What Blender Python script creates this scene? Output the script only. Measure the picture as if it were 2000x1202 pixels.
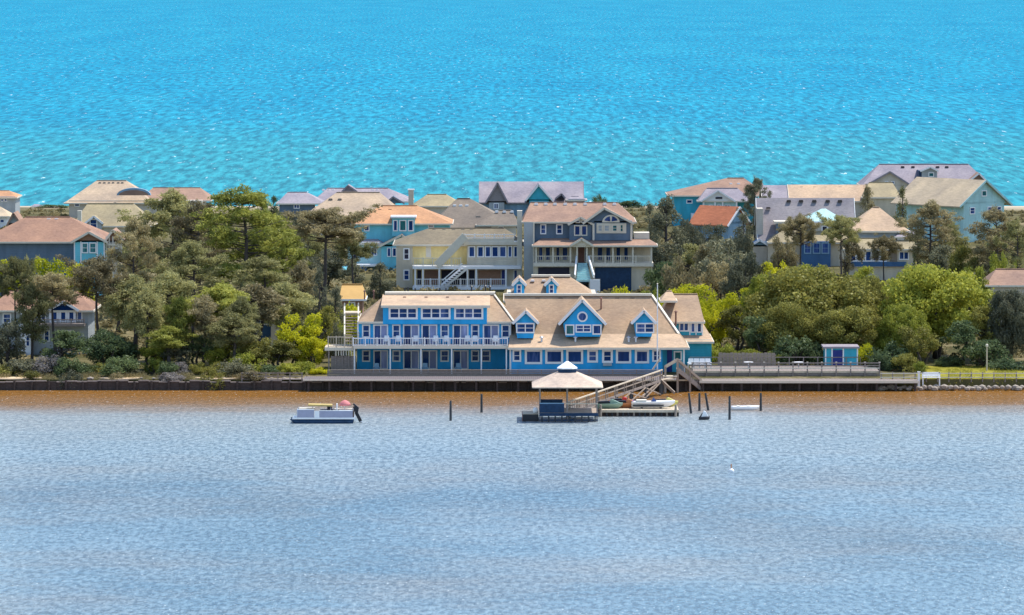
import bpy, bmesh, math, random
import numpy as np
from mathutils import Vector
for _o in list(bpy.data.objects):
    bpy.data.objects.remove(_o)
SC = bpy.context.scene
COL = SC.collection
R = math.radians

# ------------------------------------------------------------------ camera (from a lighthouse gallery, 48 m up, long lens)
FPX, CAMH = 10500.0, 48.0
TH = math.atan(676.0 / FPX)
ct, st = math.cos(TH), math.sin(TH)
cam_d = bpy.data.cameras.new('camera')
cam_d.sensor_width = 36.0
cam_d.lens = FPX / 2000.0 * 36.0
cam_d.clip_start = 1.0
cam_d.clip_end = 90000.0
cam = bpy.data.objects.new('camera', cam_d)
COL.objects.link(cam)
cam.location = (0, 0, CAMH)
cam.rotation_euler = (math.pi / 2 - TH, 0, 0)
SC.camera = cam

# ------------------------------------------------------------------ sky and sun
SUN = Vector((0.38, 0.24, 0.88)).normalized()      # direction towards the sun
w = bpy.data.worlds.new('World')
SC.world = w
w.use_nodes = True
nt = w.node_tree
nt.nodes.clear()
sky = nt.nodes.new('ShaderNodeTexSky')
sky.sky_type = 'NISHITA'
sky.sun_disc = False
sky.sun_elevation = math.asin(SUN.z)
sky.sun_rotation = math.atan2(SUN.x, SUN.y)
sky.air_density = 1.0
sky.dust_density = 0.6
sky.ozone_density = 1.5
bg = nt.nodes.new('ShaderNodeBackground')
bg.inputs['Strength'].default_value = 0.15
wo = nt.nodes.new('ShaderNodeOutputWorld')
nt.links.new(sky.outputs[0], bg.inputs[0])
nt.links.new(bg.outputs[0], wo.inputs[0])
sl = bpy.data.lights.new('sun', 'SUN')
sl.energy = 3.4
sl.angle = R(0.5)
sl.color = (1.0, 0.94, 0.85)
so = bpy.data.objects.new('sun', sl)
COL.objects.link(so)
so.rotation_euler = SUN.to_track_quat('Z', 'Y').to_euler()
so.location = (0, 500, 300)
SC.view_settings.view_transform = 'Standard'
SC.view_settings.look = 'None'
SC.view_settings.exposure = 0.66
SC.view_settings.gamma = 1.0
SC.view_settings.use_curve_mapping = False
SC.cycles.max_bounces = 6
SC.cycles.diffuse_bounces = 3
SC.cycles.glossy_bounces = 3
SC.cycles.transmission_bounces = 3
SC.cycles.sample_clamp_indirect = 4.0

# ------------------------------------------------------------------ photo measures -> metres
def PX(px, Y):
    return Y * ((px - 1000.0) / FPX) / ct
def PZ(py, Y):
    v = (py - 601.0) / FPX
    return CAMH - Y * (st + v * ct) / (ct - v * st)
def YW(py, z=0.0):
    v = (py - 601.0) / FPX
    return (CAMH - z) * (ct - v * st) / (st + v * ct)

# ------------------------------------------------------------------ materials
def _new(name):
    m = bpy.data.materials.new(name)
    m.use_nodes = True
    t = m.node_tree
    t.nodes.clear()
    return m, t, t.nodes, t.links
def ramp(nodes, stops):
    r = nodes.new('ShaderNodeValToRGB')
    e = r.color_ramp.elements
    e[0].position, e[0].color = stops[0][0], (*stops[0][1], 1)
    e[1].position, e[1].color = stops[-1][0], (*stops[-1][1], 1)
    for p, c in stops[1:-1]:
        k = e.new(p); k.color = (*c, 1)
    return r
def mat(name, rgb, rough=0.75, var=0.18, scale=0.8, stretch=(1, 1, 1), spec=0.3, metal=0.0, bump=0.0, fine=True):
    m, t, N, L = _new(name)
    out = N.new('ShaderNodeOutputMaterial')
    b = N.new('ShaderNodeBsdfPrincipled')
    b.inputs['Roughness'].default_value = rough
    b.inputs['Specular IOR Level'].default_value = spec
    b.inputs['Metallic'].default_value = metal
    tc = N.new('ShaderNodeTexCoord')
    mp = N.new('ShaderNodeMapping'); mp.inputs['Scale'].default_value = stretch
    L.new(tc.outputs['Object'], mp.inputs[0])
    n1 = N.new('ShaderNodeTexNoise'); n1.inputs['Scale'].default_value = scale; n1.inputs['Detail'].default_value = 7
    n1.inputs['Roughness'].default_value = 0.7
    L.new(mp.outputs[0], n1.inputs[0])
    lo = tuple(max(0, c * (1 - var)) for c in rgb); hi = tuple(min(1, c * (1 + var)) for c in rgb)
    r = ramp(N, [(0.3, lo), (0.7, hi)])
    L.new(n1.outputs[0], r.inputs[0])
    L.new(r.outputs[0], b.inputs['Base Color'])
    if bump:
        bp = N.new('ShaderNodeBump'); bp.inputs['Strength'].default_value = bump; bp.inputs['Distance'].default_value = 0.1
        n2 = N.new('ShaderNodeTexNoise'); n2.inputs['Scale'].default_value = 6; L.new(mp.outputs[0], n2.inputs[0])
        L.new(n2.outputs[0], bp.inputs['Height']); L.new(bp.outputs[0], b.inputs['Normal'])
    L.new(b.outputs[0], out.inputs[0])
    return m
def shingle(name, rgb):
    """asphalt shingles: courses, speckle and weather streaks"""
    m, t, N, L = _new(name)
    out = N.new('ShaderNodeOutputMaterial'); b = N.new('ShaderNodeBsdfPrincipled')
    b.inputs['Roughness'].default_value = 0.9; b.inputs['Specular IOR Level'].default_value = 0.15
    tc = N.new('ShaderNodeTexCoord')
    mp = N.new('ShaderNodeMapping'); mp.inputs['Scale'].default_value = (1.0, 0.5, 3.2)
    L.new(tc.outputs['Object'], mp.inputs[0])
    a = N.new('ShaderNodeTexNoise'); a.inputs['Scale'].default_value = 2.2; a.inputs['Detail'].default_value = 8; a.inputs['Roughness'].default_value = .75
    L.new(mp.outputs[0], a.inputs[0])
    lo = tuple(c * .72 for c in rgb); hi = tuple(min(1, c * 1.22) for c in rgb)
    r = ramp(N, [(0.28, lo), (0.72, hi)])
    L.new(a.outputs[0], r.inputs[0])
    c = N.new('ShaderNodeTexNoise'); c.inputs['Scale'].default_value = .25; c.inputs['Detail'].default_value = 3
    L.new(tc.outputs['Object'], c.inputs[0])
    r2 = ramp(N, [(0.32, (.76, .76, .79)), (0.66, (1.08, 1.05, 1.0))])
    L.new(c.outputs[0], r2.inputs[0])
    mx = N.new('ShaderNodeMixRGB'); mx.blend_type = 'MULTIPLY'; mx.inputs[0].default_value = 1
    L.new(r.outputs[0], mx.inputs[1]); L.new(r2.outputs[0], mx.inputs[2]); L.new(mx.outputs[0], b.inputs['Base Color'])
    bp = N.new('ShaderNodeBump'); bp.inputs['Strength'].default_value = .4; bp.inputs['Distance'].default_value = .05
    L.new(a.outputs[0], bp.inputs['Height']); L.new(bp.outputs[0], b.inputs['Normal'])
    L.new(b.outputs[0], out.inputs[0])
    return m
def siding(name, rgb, rough=.6):
    """lap siding: faint horizontal courses with weathering"""
    m, t, N, L = _new(name)
    out = N.new('ShaderNodeOutputMaterial'); b = N.new('ShaderNodeBsdfPrincipled')
    b.inputs['Roughness'].default_value = rough; b.inputs['Specular IOR Level'].default_value = .25
    tc = N.new('ShaderNodeTexCoord')
    wv = N.new('ShaderNodeTexWave'); wv.bands_direction = 'Z'; wv.wave_profile = 'SAW'; wv.inputs['Scale'].default_value = 1.1
    wv.inputs['Distortion'].default_value = .2
    L.new(tc.outputs['Object'], wv.inputs[0])
    mp = N.new('ShaderNodeMapping'); mp.inputs['Scale'].default_value = (1, 1, .35); L.new(tc.outputs['Object'], mp.inputs[0])
    a = N.new('ShaderNodeTexNoise'); a.inputs['Scale'].default_value = 1.1; a.inputs['Detail'].default_value = 6; L.new(mp.outputs[0], a.inputs[0])
    r = ramp(N, [(0.3, tuple(c * .82 for c in rgb)), (0.7, tuple(min(1, c * 1.12) for c in rgb))])
    L.new(a.outputs[0], r.inputs[0]); L.new(r.outputs[0], b.inputs['Base Color'])
    bp = N.new('ShaderNodeBump'); bp.inputs['Strength'].default_value = .5; bp.inputs['Distance'].default_value = .03
    L.new(wv.outputs[1], bp.inputs['Height']); L.new(bp.outputs[0], b.inputs['Normal'])
    L.new(b.outputs[0], out.inputs[0])
    return m
def glass(name, rgb):
    """window glass: dark room behind, sheen of the sky, curtains and blinds as soft streaks"""
    m, t, N, L = _new(name)
    out = N.new('ShaderNodeOutputMaterial'); b = N.new('ShaderNodeBsdfPrincipled')
    b.inputs['Roughness'].default_value = .08; b.inputs['Specular IOR Level'].default_value = .2
    tc = N.new('ShaderNodeTexCoord')
    mp = N.new('ShaderNodeMapping'); mp.inputs['Scale'].default_value = (2.3, 1, .35); L.new(tc.outputs['Object'], mp.inputs[0])
    a = N.new('ShaderNodeTexNoise'); a.inputs['Scale'].default_value = 1.0; a.inputs['Detail'].default_value = 3; L.new(mp.outputs[0], a.inputs[0])
    r = ramp(N, [(0.40, rgb), (0.58, tuple(c * 1.3 + .005 for c in rgb)), (0.76, tuple(c * 1.8 + .06 for c in rgb))])
    oi = N.new('ShaderNodeObjectInfo'); ma = N.new('ShaderNodeMath'); ma.operation = 'MULTIPLY_ADD'; ma.inputs[1].default_value = .34; ma.inputs[2].default_value = -.13
    L.new(oi.outputs['Random'], ma.inputs[0]); ad = N.new('ShaderNodeMath'); L.new(a.outputs[0], ad.inputs[0]); L.new(ma.outputs[0], ad.inputs[1])
    L.new(ad.outputs[0], r.inputs[0]); L.new(r.outputs[0], b.inputs['Base Color'])
    L.new(b.outputs[0], out.inputs[0])
    return m
def foliage(name, c1, c2, trans=0.35):
    m, t, N, L = _new(name)
    out = N.new('ShaderNodeOutputMaterial')
    d = N.new('ShaderNodeBsdfDiffuse'); tr = N.new('ShaderNodeBsdfTranslucent'); mx = N.new('ShaderNodeMixShader')
    gl = N.new('ShaderNodeBsdfGlossy'); gl.inputs['Roughness'].default_value = .45; gl.inputs[0].default_value = (.9, .95, .9, 1)
    m2 = N.new('ShaderNodeMixShader'); m2.inputs[0].default_value = .012
    tc = N.new('ShaderNodeTexCoord'); oi = N.new('ShaderNodeObjectInfo')
    a = N.new('ShaderNodeTexNoise'); a.inputs['Scale'].default_value = .5; a.inputs['Detail'].default_value = 9; a.inputs['Roughness'].default_value = .8
    L.new(tc.outputs['Object'], a.inputs[0])
    ad = N.new('ShaderNodeMath'); ad.operation = 'MULTIPLY_ADD'; ad.inputs[1].default_value = .22; ad.inputs[2].default_value = -.11
    L.new(oi.outputs['Random'], ad.inputs[0])
    sm = N.new('ShaderNodeMath'); L.new(a.outputs[0], sm.inputs[0]); L.new(ad.outputs[0], sm.inputs[1])
    r = ramp(N, [(0.32, c1), (0.68, c2)])
    L.new(sm.outputs[0], r.inputs[0])
    L.new(r.outputs[0], d.inputs[0]); L.new(r.outputs[0], tr.inputs[0])
    mx.inputs[0].default_value = trans
    L.new(d.outputs[0], mx.inputs[1]); L.new(tr.outputs[0], mx.inputs[2])
    L.new(mx.outputs[0], m2.inputs[1]); L.new(gl.outputs[0], m2.inputs[2]); L.new(m2.outputs[0], out.inputs[0])
    return m

M = {}
M['white'] = mat('white_paint', (.86, .86, .86), .5, .05, 2)
M['cream'] = mat('cream_trim', (.72, .66, .54), .6, .08, 2)
M['blue'] = siding('blue_siding', (.025, .40, .80))
M['teal'] = siding('teal_siding', (.05, .42, .55))
M['cyan'] = siding('aqua_siding', (.17, .58, .70))
M['paleaqua'] = siding('pale_aqua_siding', (.42, .66, .66))
M['slate'] = siding('slate_blue_siding', (.13, .19, .26))
M['slatedeep'] = siding('deep_blue_siding', (.05, .13, .27))
M['yellow'] = siding('yellow_siding', (.86, .69, .31))
M['sandwall'] = siding('sand_siding', (.62, .55, .42))
M['grey'] = siding('grey_siding', (.40, .44, .46))
M['beige'] = siding('beige_siding', (.60, .54, .45))
M['greyblue'] = siding('grey_blue_siding', (.22, .36, .48))
M['rooftan'] = shingle('tan_shingles', (.425, .305, .205))
M['rooftan2'] = shingle('light_and_sunlit_tan_shingles', (.56, .41, .28))
M['roofbrown'] = shingle('brown_shingles', (.36, .215, .15))
M['roofpink'] = shingle('rosy_brown_shingles', (.36, .235, .175))
M['rooforange'] = shingle('orange_shingles', (.56, .31, .17))
M['roofred'] = shingle('red_orange_shingles', (.58, .21, .11))
M['rooftaupe'] = shingle('taupe_shingles', (.25, .21, .17))
M['roofolive'] = shingle('olive_shingles', (.235, .20, .14))
M['roofgrey'] = shingle('grey_shingles', (.29, .27, .285))
M['rooflav'] = shingle('lavender_grey_shingles', (.34, .31, .345))
M['roofbeige'] = shingle('beige_shingles', (.50, .39, .28))
M['roofpale'] = shingle('pale_sand_shingles', (.54, .44, .31))
M['roofsage'] = shingle('sage_tan_shingles', (.38, .32, .20))
M['glass'] = glass('window_glass', (.008, .04, .15))
M['glassgreen'] = glass('green_window_glass', (.02, .12, .13))
M['curtain'] = glass('curtained_glass', (.22, .25, .42))
M['panel'] = mat('lavender_grey_panel', (.36, .36, .46), .5, .1, 2)
M['tanvas'] = mat('tan_canvas', (.50, .38, .14), .8, .15)
M['deckwood'] = mat('dark_deck_boards', (.17, .145, .15), .85, .3, 3, (4, 1, 1))
M['dark'] = mat('dark_void', (.03, .03, .05), .8, .2)
M['door'] = mat('navy_door', (.01, .03, .20), .4, .1)
M['wood'] = mat('weathered_wood', (.36, .29, .23), .85, .3, 3, (1, 1, 4))
M['woodlight'] = mat('sunbleached_wood', (.58, .49, .37), .85, .22, 3, (1, 4, 1))
M['woodgrey'] = mat('grey_wood', (.27, .225, .20), .85, .3, 3, (1, 1, 4))
M['wooddark'] = mat('tarred_timber', (.065, .05, .045), .8, .4, 2, (1, 1, 3))
M['pile'] = mat('wet_pile', (.055, .06, .065), .75, .35, 3, (1, 1, .4))
M['metal'] = mat('aluminium', (.55, .58, .66), .3, .1, 2, metal=.7)
M['black'] = mat('black_plastic', (.02, .022, .03), .4, .2)
M['navy'] = mat('navy_canvas', (.015, .045, .10), .7, .3, 2)
M['pink'] = mat('pink_canvas', (.66, .22, .22), .7, .1)
M['orange'] = mat('orange_plastic', (.55, .22, .09), .5, .1)
M['yellowp'] = mat('yellow_plastic', (.75, .66, .18), .5, .1)
M['purple'] = mat('violet_plastic', (.12, .05, .40), .5, .1)
M['green'] = mat('green_plastic', (.24, .36, .29), .5, .1)
M['red'] = mat('red_plastic', (.6, .05, .04), .5, .1)
M['stone'] = mat('riprap_stone', (.33, .28, .23), .9, .3, 2, bump=.5)
M['chimney'] = mat('chimney_stucco', (.60, .52, .42), .85, .15)
M['rust'] = mat('rusty_pipe', (.20, .10, .08), .7, .3)
M['ochre'] = mat('sunlit_ground_ochre', (.55, .34, .12), .85, .1)
M['bark'] = mat('bark', (.085, .072, .068), .95, .35, 3, (1, 1, .3), bump=.5)
M['sandm'] = mat('dry_sand', (.62, .47, .30), .95, .15, .8)
F = {}
F['pine'] = foliage('pine_needles', (.115, .12, .055), (.52, .49, .20), .38)
F['pinelit'] = foliage('bright_pine_needles', (.12, .15, .03), (.50, .50, .11), .38)
F['pinebrown'] = foliage('brownish_pine_needles', (.14, .12, .07), (.54, .46, .24), .38)
F['oak'] = foliage('live_oak_leaves', (.075, .082, .028), (.42, .39, .09), .34)
F['oaklit'] = foliage('green_oak_leaves', (.11, .155, .025), (.55, .54, .085), .4)
F['lime'] = foliage('lime_leaves', (.25, .30, .012), (.78, .72, .04), .5)
F['cedar'] = foliage('cedar_leaves', (.065, .08, .058), (.31, .30, .18), .34)
F['deep'] = foliage('deep_green_leaves', (.045, .08, .042), (.23, .29, .12), .38)
F['greyleaf'] = foliage('grey_twigs', (.22, .20, .19), (.46, .42, .38), .3)
F['grass'] = foliage('grass_blades', (.24, .24, .03), (.62, .55, .10), .4)
F['brush'] = foliage('dune_brush', (.14, .12, .05), (.42, .35, .18), .4)

# ------------------------------------------------------------------ mesh helper
LOC = {}
class MB:
    def __init__(s):
        s.v, s.f = [], []
    def add(s, pts, faces):
        o = len(s.v); s.v += [tuple(p) for p in pts]; s.f += [tuple(i + o for i in f) for f in faces]; return s
    def box(s, x0, x1, y0, y1, z0, z1):
        return s.add([(x0, y0, z0), (x1, y0, z0), (x1, y1, z0), (x0, y1, z0), (x0, y0, z1), (x1, y0, z1), (x1, y1, z1), (x0, y1, z1)],
                     [(0, 3, 2, 1), (4, 5, 6, 7), (0, 1, 5, 4), (1, 2, 6, 5), (2, 3, 7, 6), (3, 0, 4, 7)])
    def prism(s, loop, d):
        """closed prism: polygon loop pushed by vector d"""
        n = len(loop); d = Vector(d)
        pts = [Vector(p) for p in loop] + [Vector(p) + d for p in loop]
        return s.add(pts, [tuple(range(n))[::-1], tuple(range(n, 2 * n))] + [(i, (i + 1) % n, n + (i + 1) % n, n + i) for i in range(n)])
    def bar(s, p, q, w, h):
        p, q = Vector(p), Vector(q); d = (q - p).normalized()
        up = Vector((0, 0, 1)) if abs(d.z) < .95 else Vector((0, 1, 0))
        a = d.cross(up).normalized() * (w / 2); b = a.cross(d).normalized() * (h / 2)
        return s.prism([p - a - b, p + a - b, p + a + b, p - a + b], q - p)
    def tube(s, pts, rad, n=6):
        rings = []
        for i, p in enumerate(pts):
            p = Vector(p); d = (Vector(pts[min(i + 1, len(pts) - 1)]) - Vector(pts[max(i - 1, 0)])).normalized()
            a = d.orthogonal().normalized(); b = d.cross(a)
            rings.append([p + (a * math.cos(2 * math.pi * k / n) + b * math.sin(2 * math.pi * k / n)) * rad[i] for k in range(n)])
        fs = [(i * n + k, i * n + (k + 1) % n, (i + 1) * n + (k + 1) % n, (i + 1) * n + k) for i in range(len(pts) - 1) for k in range(n)]
        fs += [tuple(range(n))[::-1], tuple(range((len(pts) - 1) * n, len(pts) * n))]
        return s.add([v for r in rings for v in r], fs)
    def lathe(s, c, prof, n=12, sx=1, sy=1):
        c = Vector(c); pts = []
        for (r, z) in prof:
            pts += [c + Vector((r * sx * math.cos(2 * math.pi * k / n), r * sy * math.sin(2 * math.pi * k / n), z)) for k in range(n)]
        m = len(prof)
        fs = [(i * n + k, i * n + (k + 1) % n, (i + 1) * n + (k + 1) % n, (i + 1) * n + k) for i in range(m - 1) for k in range(n)]
        fs += [tuple(range(n))[::-1], tuple(range((m - 1) * n, m * n))]
        return s.add(pts, fs)
    def build(s, name, m, parent=None, loc=None, smooth=False, bevel=0.0):
        base = Vector(LOC[parent.name]) if parent is not None else Vector(loc if loc is not None else np.array(s.v).mean(0))
        me = bpy.data.meshes.new(name)
        me.from_pydata([tuple(Vector(p) - base) for p in s.v], [], s.f)
        bm = bmesh.new(); bm.from_mesh(me)
        bmesh.ops.recalc_face_normals(bm, faces=bm.faces)
        if bevel:
            bmesh.ops.bevel(bm, geom=list(bm.edges), offset=bevel, segments=2, affect='EDGES', profile=.6)
        bm.to_mesh(me); bm.free()
        me.materials.append(M[m] if isinstance(m, str) else m)
        if smooth:
            for p in me.polygons: p.use_smooth = True
        o = bpy.data.objects.new(name, me); COL.objects.link(o)
        if parent is not None:
            o.parent = parent; LOC[o.name] = base
        else:
            o.location = base; LOC[o.name] = base
        return o
def tag(o, label=None, cat=None, group=None, kind=None):
    if label: o['label'] = label
    if cat: o['category'] = cat
    if group: o['group'] = group
    if kind: o['kind'] = kind
    return o
def thing(name, label, cat, loc, group=None, rz=0):
    o = bpy.data.objects.new(name, None); COL.objects.link(o)
    o.empty_display_size = .5
    o.location = loc; o.rotation_euler.z = rz
    LOC[o.name] = Vector(loc)
    return tag(o, label, cat, group)

# ------------------------------------------------------------------ ground and water
GP = [(-3000, -3), (601.8, -3), (602.6, 1.1), (606, 1.4), (620, 1.6), (640, 1.9), (680, 2.2), (740, 2.6), (900, 2.7), (980, 2.3), (1010, 1.9),
      (1028, 1.3), (1051, -.1), (1085, -3), (60000, -3)]
_gy = [p[0] for p in GP]; _gz = [p[1] for p in GP]
def ground(x, y):
    z = float(np.interp(y, _gy, _gz))
    if 612 < y < 1005:
        k = min(1, (y - 612) / 30)
        z += k * (.22 * math.sin(x * .11 + y * .05) + .15 * math.sin(x * .043 - y * .09 + 1.3))
    return z
def build_ground():
    xs = [-30000, -6000, -2000, -800, -300] + list(np.arange(-140, 141, 7)) + [300, 800, 2000, 6000, 30000]
    ys = [-3000, 0, 400, 560, 590, 601.8, 602.6, 604, 606, 609, 612] + list(np.arange(618, 1046, 8)) + [1051, 1056, 1062, 1070, 1085, 1600, 4000, 12000, 60000]
    nx = len(xs)
    mb = MB()
    mb.v = [(x, y, ground(x, y)) for y in ys for x in xs]
    mb.f = [(j * nx + i, j * nx + i + 1, (j + 1) * nx + i + 1, (j + 1) * nx + i) for j in range(len(ys) - 1) for i in range(nx - 1)]
    m, t, N, L = _new('ground_sand_and_scrub')
    out = N.new('ShaderNodeOutputMaterial'); b = N.new('ShaderNodeBsdfPrincipled'); b.inputs['Roughness'].default_value = .95
    b.inputs['Specular IOR Level'].default_value = .1
    g = N.new('ShaderNodeNewGeometry'); sx = N.new('ShaderNodeSeparateXYZ'); L.new(g.outputs['Position'], sx.inputs[0])
    a = N.new('ShaderNodeTexNoise'); a.inputs['Scale'].default_value = .12; a.inputs['Detail'].default_value = 8; a.inputs['Roughness'].default_value = .7
    L.new(g.outputs['Position'], a.inputs[0])
    r = ramp(N, [(.38, (.06, .06, .022)), (.54, (.12, .105, .045)), (.70, (.30, .24, .14))]); L.new(a.outputs[0], r.inputs[0])
    mr = N.new('ShaderNodeMapRange'); mr.inputs[1].default_value = 990; mr.inputs[2].default_value = 1015; L.new(sx.outputs['Y'], mr.inputs[0])
    mx = N.new('ShaderNodeMixRGB'); mx.inputs[2].default_value = (.50, .42, .31, 1)
    L.new(mr.outputs[0], mx.inputs[0]); L.new(r.outputs[0], mx.inputs[1]); L.new(mx.outputs[0], b.inputs['Base Color'])
    L.new(b.outputs[0], out.inputs[0])
    tag(mb.build('ground', m, loc=(0, 0, 0)), kind='structure')
build_ground()

def water(name, deep, light, brown, y0, y1, shallow, sx, sy, gloss, foam_glint, tint2=None, bumpd=.12, bigs=(.04, .03), wob_a=22):
    m, t, N, L = _new(name + '_surface')
    out = N.new('ShaderNodeOutputMaterial')
    g = N.new('ShaderNodeNewGeometry'); sp = N.new('ShaderNodeSeparateXYZ'); L.new(g.outputs['Position'], sp.inputs[0])
    def noise(scale_x, scale_y, detail=4, rough=.6, off=0):
        mp = N.new('ShaderNodeMapping'); mp.inputs['Scale'].default_value = (scale_x, scale_y, 1); mp.inputs['Location'].default_value = (off, off * .7, off)
        L.new(g.outputs['Position'], mp.inputs[0])
        n = N.new('ShaderNodeTexNoise'); n.inputs['Scale'].default_value = 1; n.inputs['Detail'].default_value = detail; n.inputs['Roughness'].default_value = rough
        L.new(mp.outputs[0], n.inputs[0]); return n
    big = noise(bigs[0], bigs[1], 5, .6, 3)
    rip = noise(sx, sy, 3, .65, 11)
    fine = noise(sx * 2.6, sy * 2.2, 2, .6, 29)
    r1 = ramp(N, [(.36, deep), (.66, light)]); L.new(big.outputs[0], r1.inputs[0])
    # ripples: dark wave faces and bright sky reflection painted into the colour
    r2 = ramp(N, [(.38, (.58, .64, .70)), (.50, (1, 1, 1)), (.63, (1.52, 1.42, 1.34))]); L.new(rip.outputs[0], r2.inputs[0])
    col = r1.outputs[0]
    if tint2:
        tn = noise(.014, .016, 6, .7, 51)
        rt = ramp(N, [(.46, (0, 0, 0)), (.66, (1, 1, 1))]); L.new(tn.outputs[0], rt.inputs[0])
        ml = N.new('ShaderNodeMath'); ml.operation = 'MULTIPLY'; ml.inputs[1].default_value = .55; L.new(rt.outputs[0], ml.inputs[0])
        m3 = N.new('ShaderNodeMixRGB'); m3.inputs[2].default_value = (*tint2, 1)
        L.new(ml.outputs[0], m3.inputs[0]); L.new(col, m3.inputs[1]); col = m3.outputs[0]
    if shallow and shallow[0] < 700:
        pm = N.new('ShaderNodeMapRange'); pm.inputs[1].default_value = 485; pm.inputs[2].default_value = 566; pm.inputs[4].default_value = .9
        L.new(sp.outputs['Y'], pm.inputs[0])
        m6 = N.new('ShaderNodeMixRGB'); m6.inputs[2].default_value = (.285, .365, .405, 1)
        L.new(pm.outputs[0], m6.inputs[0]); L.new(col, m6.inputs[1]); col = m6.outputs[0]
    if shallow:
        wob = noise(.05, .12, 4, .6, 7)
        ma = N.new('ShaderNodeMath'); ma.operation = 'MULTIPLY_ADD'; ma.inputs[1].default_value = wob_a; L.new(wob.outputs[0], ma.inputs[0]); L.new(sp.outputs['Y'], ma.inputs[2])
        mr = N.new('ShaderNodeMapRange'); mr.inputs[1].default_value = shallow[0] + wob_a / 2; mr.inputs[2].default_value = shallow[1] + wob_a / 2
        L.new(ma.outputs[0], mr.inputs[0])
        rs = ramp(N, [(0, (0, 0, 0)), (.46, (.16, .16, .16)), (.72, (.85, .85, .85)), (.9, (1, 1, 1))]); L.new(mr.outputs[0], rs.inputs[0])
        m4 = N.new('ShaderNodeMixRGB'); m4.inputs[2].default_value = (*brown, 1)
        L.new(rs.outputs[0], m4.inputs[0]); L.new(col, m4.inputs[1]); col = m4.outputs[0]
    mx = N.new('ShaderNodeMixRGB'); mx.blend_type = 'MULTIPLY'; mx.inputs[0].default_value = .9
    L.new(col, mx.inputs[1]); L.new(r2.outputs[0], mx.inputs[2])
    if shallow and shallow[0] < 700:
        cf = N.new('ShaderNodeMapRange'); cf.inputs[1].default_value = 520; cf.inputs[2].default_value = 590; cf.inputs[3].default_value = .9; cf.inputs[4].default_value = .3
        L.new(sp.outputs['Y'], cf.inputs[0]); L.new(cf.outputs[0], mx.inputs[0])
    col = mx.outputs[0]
    if foam_glint:  # white specks: ocean whitecaps, plus water glitter painted into the colour
        fn = noise(sx * foam_glint[0], sy * foam_glint[0], 5, .75, 83)
        rf = ramp(N, [(foam_glint[1], (0, 0, 0)), (foam_glint[1] + .09, (1, 1, 1))]); L.new(fn.outputs[0], rf.inputs[0])
        m5 = N.new('ShaderNodeMixRGB'); m5.inputs[2].default_value = (.85, .92, .95, 1)
        L.new(rf.outputs[0], m5.inputs[0]); L.new(col, m5.inputs[1]); col = m5.outputs[0]
    d = N.new('ShaderNodeBsdfDiffuse'); L.new(col, d.inputs[0])
    gl = N.new('ShaderNodeBsdfGlossy'); gl.inputs['Roughness'].default_value = .10; gl.inputs[0].default_value = (.95, .97, 1, 1)
    bp = N.new('ShaderNodeBump'); bp.inputs['Strength'].default_value = 1.0; bp.inputs['Distance'].default_value = bumpd
    if shallow and brown and shallow[0] < 700:
        cm = N.new('ShaderNodeMapRange'); cm.inputs[1].default_value = 572; cm.inputs[2].default_value = 600; cm.inputs[3].default_value = 1.0; cm.inputs[4].default_value = .3
        L.new(sp.outputs['Y'], cm.inputs[0]); L.new(cm.outputs[0], bp.inputs['Strength'])
    ad = N.new('ShaderNodeMath'); L.new(rip.outputs[0], ad.inputs[0]); L.new(fine.outputs[0], ad.inputs[1])
    L.new(ad.outputs[0], bp.inputs['Height'])
    L.new(bp.outputs[0], gl.inputs['Normal']); L.new(bp.outputs[0], d.inputs['Normal'])
    fr = N.new('ShaderNodeFresnel'); fr.inputs[0].default_value = 1.33; L.new(bp.outputs[0], fr.inputs['Normal'])
    fm = N.new('ShaderNodeMath'); fm.operation = 'MULTIPLY'; fm.inputs[1].default_value = gloss; L.new(fr.outputs[0], fm.inputs[0])
    ms = N.new('ShaderNodeMixShader'); L.new(fm.outputs[0], ms.inputs[0]); L.new(d.outputs[0], ms.inputs[1]); L.new(gl.outputs[0], ms.inputs[2])
    L.new(ms.outputs[0], out.inputs[0])
    mb = MB()
    X = 30000
    mb.add([(-X, y0, 0), (X, y0, 0), (X, y1, 0), (-X, y1, 0)], [(0, 1, 2, 3)])
    return tag(mb.build(name, m, loc=(0, 0, 0)), kind='structure')
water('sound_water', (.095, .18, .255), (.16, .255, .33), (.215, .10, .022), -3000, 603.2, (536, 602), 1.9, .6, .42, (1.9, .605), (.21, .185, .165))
water('ocean_water', (.0, .19, .325), (.006, .23, .36), (.022, .225, .295), 1040, 60000, (2100, 1130), .44, .042, .05, (1.1, .63), None, .25, (.03, .004), 300)
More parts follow.
